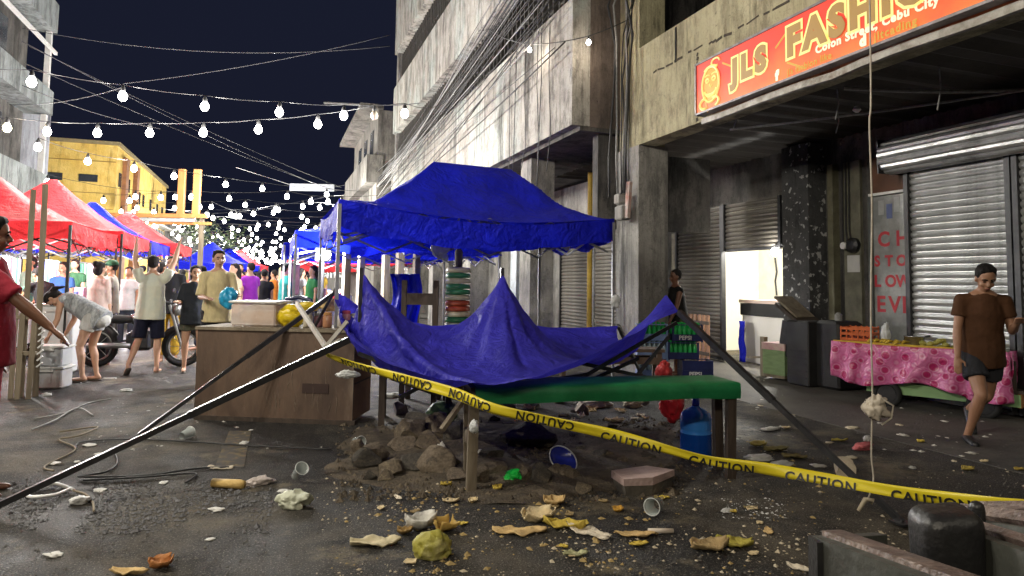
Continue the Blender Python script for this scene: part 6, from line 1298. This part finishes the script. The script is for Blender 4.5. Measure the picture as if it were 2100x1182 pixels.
o = mk('durian_husk', crumple(None, .105, 101, (1.0, .8, .8), .25), mat('husk_olive', (.36, .33, .05), (.26, .24, .04), 9, .6, bump=.6, bscale=30, c3=(.55, .50, .22)), None, onz(887, 1140) + V3(0, 0, .045)); tag(o, 'olive green durian husk in the foreground', 'husk')
leafy(452, 962, .09, .025, 'pale peel below the yellow lane mark', pal, .3, .1); leafy(1180, 1140, .06, .03, 'white-green scraps low in the centre foreground', (.45, .45, .25), .5, .2); leafy(925, 1030, .05, .03, 'cream chunk left of the table leg', cre, .6, .2); leafy(970, 1030, .03, .03, 'cream chunk at the foot of the left table leg', cre, .8, .8); leafy(1020, 1005, .03, .035, 'yellow fruit scrap at the rubble edge', yel_, 1.0, .5); leafy(915, 997, .035, .03, 'ochre fruit scrap left of the table leg', (.45, .33, .05), 1.0, .1)
leafy(1555, 915, .08, .05, 'yellowish leafy peel right of the table legs', (.42, .34, .10), .7, .3); leafy(1590, 925, .10, .06, 'green-brown vegetable trimmings under the right pole', (.22, .19, .07), .6, .1); leafy(1630, 940, .09, .05, 'brown vegetable trimmings farther right under the pole', (.20, .16, .06), .5, -.3); leafy(1722, 905, .07, .025, 'yellow peel on the pavement near the string', (.50, .40, .08), .5, .0); leafy(1612, 880, .04, .03, 'tan paper scrap beside the right pole', cre, .8, .2); leafy(1888, 908, .03, .03, 'yellow fruit scrap on the pavement', yel_, .9, .2); leafy(1985, 965, .05, .04, 'yellow-brown scrap near the runner', (.40, .30, .06), .7, .2); leafy(2018, 948, .03, .025, 'cream scrap near the runner', cre, .6, .2); leafy(2090, 965, .04, .03, 'ochre scrap at the right edge', (.42, .30, .06), .6, .2)
leafy(330, 1165, .05, .05, 'orange-brown husk at the bottom left edge', (.45, .18, .05), 1.2, .8); leafy(265, 1178, .08, .03, 'row of tan scraps at the bottom left edge', tan, .6, .0); leafy(1640, 1170, .06, .025, 'cream paper scrap at the bottom right', pal, .5, -.8); leafy(1430, 1115, .05, .02, 'grey paper twist in the lower right scatter', (.40, .36, .28), .8, .5)
for k in range(34):
    px = rnd.uniform(960, 1340); py = rnd.uniform(850, 1005) if k % 3 else rnd.uniform(815, 850); stone(px, py, rnd.uniform(.025, .07), 'small broken stone strewn under and behind the green table', (1.2, .9, .7), group='small stones strewn under the table')
for k in range(26):
    px, py = rnd.uniform(1020, 1330), rnd.uniform(822, 870); leafy(px, py, rnd.uniform(.04, .09), rnd.uniform(.02, .05), 'pale fruit husk in the heap behind the green table', rnd.choice((cre, tan, pal, (.30, .22, .10))), rnd.uniform(.3, .9), rnd.uniform(0, 3))['group'] = 'husks heaped behind the table'
for k in range(22):
    px, py = rnd.uniform(760, 1620), rnd.uniform(1020, 1165); leafy(px, py, rnd.uniform(.02, .05), rnd.uniform(.012, .03), 'small torn scrap of peel trodden into the road in front', rnd.choice((cre, tan, pal, yel_, (.30, .22, .10), (.25, .2, .08))), rnd.uniform(.1, .6), rnd.uniform(0, 3))['group'] = 'small peel scraps on the road'
o = tag(MB().tube([V3(-.07, 0, .016), V3(.07, 0, .016)], .014, 8).build('paper_stub', mat('stub_cream', (.62, .54, .44)), None, True, loc=onz(1355, 1095)), 'white rolled stub beside the flat tan peel', 'stub'); o.rotation_euler = (0, 0, -.3)
o = tag(MB().tube([V3(-.11, 0, .03), V3(.08, 0, .03), V3(.11, 0, .03)], [.028, .030, .024], 10).build('corn_cob', mat('cob_tan', (.58, .40, .14), (.48, .32, .10), 22, .7, bump=.4), None, True, loc=onz(468, 1002)), 'tan corn cob lying in the left foreground', 'cob'); o.rotation_euler = (0, 0, -.45)
def plastic_cup(label, px, py, rz_, c=(.55, .60, .58), s=1.0, tilt=1.45):
    t = thing('plastic_cup', label, 'cup', onz(px, py) + V3(0, 0, .042 * s), rz_); Rm = rotm(tilt); pr = [(.030, 0), (.032, .01), (.042, .11), (.046, .115), (.043, .115), (.03, .014)]
    MB().lathe([(r * s, z * s) for r, z in pr], 18, (0, 0, 0), Rm, cap=False).build('wall', mat('cup_clear', c, tuple(x * .8 for x in c), 8, .15, alpha=.6), t, True); MB().tube([Rm @ V3(.045 * s * math.cos(a_), .045 * s * math.sin(a_), .115 * s) for a_ in [2 * math.pi * i / 20 for i in range(20)]], .003, 5, closed=True).build('rim', mat('cup_rim', (.62, .64, .62)), t, True); return t
plastic_cup('clear plastic cup on its side below the bent pole', 372, 905, 2.6); plastic_cup('clear plastic cup standing tilted right of the corn cob', 606, 990, .4, tilt=.9); plastic_cup('wide clear cup lying in front of the broken slab', 1352, 1050, -.9, (.5, .47, .46), 1.1)
plastic_cup('crushed cup with blue print left of the rubble', 728, 915, .3, (.30, .45, .50))
for k, (px, py, s, sq, c, lab) in enumerate(((602, 1040, .085, (1.35, .9, .75), (.58, .60, .46), 'knotted bag of pale greens in the left foreground'), (530, 995, .06, (1.6, .7, .6), (.55, .48, .44), 'torn transparent wrapper next to the corn cob'), (165, 1032, .055, (1.2, .9, .5), (.66, .66, .64), 'white paper tag on the ground at far left'), (258, 803, .06, (1.2, .8, .4), (.62, .62, .60), 'crumpled white scrap on the road beyond the poles'), (905, 935, .06, (.8, .6, 1.1), (.60, .58, .52), 'whitish torn bag against the rubble'), (985, 945, .05, (.7, .6, 1.2), (.60, .58, .54), 'white shard beside the left table leg'), (1555, 945, .08, (1.5, .8, .4), (.62, .62, .60), 'white crushed foam tray right of the table legs'), (1600, 955, .06, (1.6, .7, .4), (.60, .61, .60), 'second white foam scrap under the right pole'), (1768, 922, .075, (1.7, .7, .5), (.55, .14, .15), 'red and white wrapper on the pavement'), (1778, 905, .045, (.9, .7, .8), (.62, .60, .58), 'white tip of the wrapper near the string'), (1580, 882, .06, (2.2, .8, .3), (.60, .59, .55), 'flattened white cup by the right pole'), (95, 812, .04, (1.3, .8, .6), (.62, .62, .62), 'white scrap at the foot of the plastic boxes'), (1490, 1050, .03, (1.5, 1, .4), (.62, .62, .60), 'small white smear of spilt rice'), (1220, 835, .10, (2.0, .9, .5), (.55, .47, .34), 'pile of cream husks behind the green table'), (1300, 835, .09, (1.6, .9, .6), (.50, .42, .28), 'second pile of husks behind the green table'), (800, 815, .09, (1.8, .8, .35), (.55, .55, .48), 'heap of pale scraps under the dark wooden table'))):
    o = mk('litter', crumple(None, s, 120 + k, sq, .4), mat('litter%d' % k, c, tuple(x * .75 for x in c), 9, .5, bump=.4), None, onz(px, py) + V3(0, 0, s * sq[2] * .6)); o.rotation_euler = (0, 0, rnd.uniform(-.4, .4)); tag(o, lab, 'litter')
tag(MB().tube([onz(585, 0 + 0) if False else onz(588, 783) + V3(0, 0, .01), onz(225, 778) + V3(0, 0, .01)][::-1], .001, 3).build('x', None), kind='stuff') if False else None
o = tag(MB().box((0, 0, .006), (.16, .04, .012)).build('paper_strip', white_plastic, None, loc=onz(225, 777)), 'white paper strip near the bending woman', 'litter'); o.rotation_euler = (0, 0, -.2)
for k in range(34):
    px, py = (rnd.uniform(60, 640), rnd.uniform(800, 1150)) if k % 3 == 0 else (rnd.uniform(1480, 2060), rnd.uniform(820, 1000)); s = rnd.uniform(.018, .045)
    o = mk('paper_scrap', crumple(None, s, 300 + k, (1.5, 1.0, .28), .5, 3), mat('scrap_w%d' % (k % 3), ((.62, .61, .57), (.52, .50, .44), (.58, .50, .36))[k % 3], None, 9, .7), None, onz(px, py) + V3(0, 0, s * .16), (0, 0, rnd.uniform(0, 6)))
    tag(o, ('flattened pale scrap of paper on the road at left' if px < 700 else 'flattened pale scrap of paper on the pavement at right'), 'litter', 'paper scraps on the road at left' if px < 700 else 'paper scraps on the pavement at right')
# wires and cords on the road, left
def road_wire(pix, r, m, lab):
    tag(MB().tube(catm([onz(*q) + V3(0, 0, r + .004 + (q[0] % 7) * .002) for q in pix], 5), r, 6).build('loose_wire', m, None, True, True), lab, 'wire')
road_wire([(65, 885), (110, 868), (140, 848), (165, 842), (190, 855)], .008, grey_wire, 'pale wire curling on the road at far left'); road_wire([(70, 862), (130, 852), (180, 832), (228, 822)], .008, grey_wire, 'pale wire running towards the poles on the road'); road_wire([(122, 890), (200, 880), (160, 900), (120, 905), (155, 925), (92, 960), (110, 972)], .007, mat('cord_beige', (.22, .18, .12), None, 9, .8), 'beige cord kinked on the road at left'); road_wire([(155, 925), (170, 910), (290, 905), (520, 918), (680, 925)], .006, black_wire, 'thin black wire lying across the road'); road_wire([(235, 935), (240, 955), (215, 975), (160, 985), (300, 982), (400, 965), (470, 962)], .007, black_wire, 'black wire loop by the near pole'); road_wire([(380, 995), (400, 975), (300, 985), (170, 990)], .007, black_wire, 'second black wire by the near pole')
road_wire([(150, 1012), (110, 1000), (70, 1008), (56, 1022), (75, 1028), (115, 1022), (145, 1010)], .011, white_plastic, 'white looped cord at far left'); road_wire([(150, 1012), (175, 1018), (190, 1035), (192, 1055)], .007, mat('cord_beige'  , (.2, .18, .12)), 'short cord beside the white paper tag')
# crumbs, grit and small scraps nobody could count
def scatter(name, n, pxr, pyr, r0, r1, m, seed, flat=.6, clump=0.0):
    rr = random.Random(seed); q = MB(); tot = 0
    while tot < n:
        px, py = rr.uniform(*pxr), rr.uniform(*pyr)
        if clump and noise.noise(Vector((px * .006, py * .012, seed))) < clump * rr.uniform(-.5, 1): continue
        p = onz(px, py); r = rr.uniform(r0, r1) * (.6 + .8 * rr.random() ** 3 * 2); a = rr.uniform(0, 3); vs = []
        for (x, y, z) in ((1, 0, .1), (0, 1, 0), (-1, .1, 0), (0, -1, .1), (0, 0, 1), (.1, 0, -.4)):
            k = rr.uniform(.6, 1.2); vs.append(p + V3((x * math.cos(a) - y * math.sin(a)) * r * k, (x * math.sin(a) + y * math.cos(a)) * r * k, max(-.002, z * r * flat * k) + .002))
        q.add(vs, [(0, 1, 4), (1, 2, 4), (2, 3, 4), (3, 0, 4), (1, 0, 5), (2, 1, 5), (3, 2, 5), (0, 3, 5)]); tot += 1
    return tag(q.build(name, m, None, False, True), None, None, None, 'stuff')
scatter('pale_crumbs', 900, (640, 2100), (960, 1182), .003, .010, mat('crumb_pale', (.52, .46, .34), (.40, .33, .22), 30, .9), 1, .7, .3)
scatter('ochre_scraps', 500, (680, 1700), (900, 1180), .005, .016, mat('crumb_ochre', (.36, .26, .10), (.26, .19, .08), 30, .9), 2, .6, .4)
scatter('road_grit', 2600, (0, 2100), (880, 1182), .002, .007, mat('grit', (.16, .15, .13), (.08, .075, .07), 30, .9), 3, .8)
scatter('gravel', 2200, (20, 560), (985, 1095), .004, .011, mat('gravel_grey', (.17, .17, .175), (.10, .10, .105), 30, .9), 4, .8, .25)
scatter('spilt_rice', 160, (1480, 1615), (1022, 1065), .003, .007, white_plastic, 5, .5)
scatter('road_scraps', 260, (60, 2050), (800, 930), .006, .02, mat('crumb_white', (.55, .53, .48), (.42, .40, .36), 30, .9), 6, .4, .2)
scatter('earth_clods', 2600, (690, 1400), (860, 1030), .006, .022, dirt, 8, .9)
# ---------------- near handcart corner at bottom right, close to the camera
edge_m = mat('worn_edge', (.13, .09, .075), (.07, .05, .042), 14, .55, bump=.6, bscale=60, c3=(.24, .18, .145)); side_m = mat('grey_green_side', (.050, .052, .042), (.035, .036, .030), 5, .6, bump=.3, bscale=25); blkp = mat('black_gloss', (.010, .010, .011), (.02, .02, .02), 9, .42, bump=.2, bscale=60)
hc_ = thing('handcart', 'dark wooden handcart corner with worn brown rims in the near right foreground', 'cart', V3(at(1900, 1150, 1.5).x, at(1900, 1150, 1.5).y, 0))
def slab_(pts, th, name, m):
    a, b, c, d = [Vector(p) for p in pts]; n_ = (b - a).cross(d - a).normalized() * th; MB().add([a, b, c, d, a - n_, b - n_, c - n_, d - n_], [(0, 1, 2, 3), (7, 6, 5, 4), (0, 4, 5, 1), (1, 5, 6, 2), (2, 6, 7, 3), (3, 7, 4, 0)]).build(name, m, hc_, False, True)
def drop(p, z): return V3(p.x, p.y, z)
# left bin: corner, front edge towards lower right
A = at(1686, 1098, 1.75); B = at(2010, 1215, 1.30); A2 = at(1800, 1092, 1.95); B2 = at(2120, 1170, 1.55)
slab_((A, B, drop(B, .02), drop(A, .02)), .03, 'side_board', side_m); slab_((A + V3(0, 0, .012), B + V3(0, 0, .012), B + (A2 - A) * .32 + V3(0, 0, .012), A + (A2 - A) * .32 + V3(0, 0, .012)), .03, 'rim', edge_m)
slab_((A - RT * .035, A, drop(A, .02), drop(A - RT * .035, .02)), .05, 'corner_post', blkp)
slab_((A, A2, drop(A2, .02), drop(A, .02)), .025, 'side_board', side_m)
# right bin, farther and higher
C_ = at(1965, 1078, 1.75); D_ = at(2180, 1150, 1.35); slab_((C_, D_, drop(D_, .02), drop(C_, .02)), .03, 'side_board', side_m); u_ = FW * .055 + RT * .03 + V3(0, 0, .012); slab_((C_ + V3(0, 0, .012), D_ + V3(0, 0, .012), D_ + u_, C_ + u_), .025, 'rim', edge_m)
E_ = at(1975, 1060, 1.95); F_ = at(2200, 1095, 1.5); slab_((E_, F_, drop(F_, .02), drop(E_, .02)), .03, 'side_board', side_m); slab_((E_ + V3(0, 0, .012), F_ + V3(0, 0, .012), F_ + u_ * 1.3, E_ + u_ * 1.3), .03, 'rim', edge_m); slab_((at(2010, 1040, 2.1), at(2200, 1040, 1.8), at(2200, 1052, 1.75), at(2010, 1062, 2.05)), .02, 'rim', edge_m)
lamp_b = MB().box(at(1945, 1165, 1.62), (.14, .11, .28), rotm(.1, -.10, YAW)).build('black_tail_box', blkp, hc_, True, True); bv_ = lamp_b.modifiers.new('b', 'BEVEL'); bv_.width = .035; bv_.segments = 5; MB().box(at(1940, 1083, 1.66), (.15, .05, .02), rotm(0, .05, YAW), bev=.008).build('bracket', dark_metal, hc_, False, True); MB().ell(at(2003, 1042, 1.8), (.018, .018, .018)).build('knob', blkp, hc_, True, True); MB().lathe([(.02, 0), (.02, .03)], 10, at(2003, 1052, 1.8) - V3(0, 0, .02)).build('knob_stem', blkp, hc_, False, True)
# ---------------- street tree beyond the stalls
tr = thing('street_tree', 'small leafy tree lit among the bulbs left of the street', 'tree', V3(at(432, 520, 34).x, at(432, 520, 34).y, 0)); bark = mat('bark', (.10, .075, .05), (.06, .045, .03), 8, .9, bump=.6, stretch=(1, 1, .2))
trk = MB().tube([(0, 0, 0), (.05, 0, 1.2), (-.05, .1, 2.3)], [.16, .12, .09], 10); br = []
for k in range(9):
    a_ = k * 2.4; b_ = V3(math.cos(a_) * rnd.uniform(.7, 1.5), math.sin(a_) * rnd.uniform(.7, 1.5), 2.6 + rnd.uniform(.2, 1.4)); trk.tube([(-.05, .1, 2.1 + .04 * k), V3(-.05, .1, 2.2).lerp(b_, .5) + V3(0, 0, .2), b_], [.06, .04, .015], 6); br.append(b_)
trk.build('trunk', bark, tr, True); cr_ = MB(); rr = random.Random(3)
for k in range(1500):
    b_ = rr.choice(br); p = b_ + V3(rr.gauss(0, .45), rr.gauss(0, .45), rr.gauss(0, .32)); u_ = N(rr.uniform(-1, 1), rr.uniform(-1, 1), rr.uniform(-.6, .6)); v_ = u_.cross(N(rr.uniform(-1, 1), rr.uniform(-1, 1), 1)).normalized(); s = rr.uniform(.06, .13); cr_.add([p - u_ * s, p + v_ * s * .45, p + u_ * s, p - v_ * s * .45], [(0, 1, 2, 3)])
cr_.build('crown', mat('leaves', (.035, .055, .022), (.06, .08, .03), 3, .6), tr)
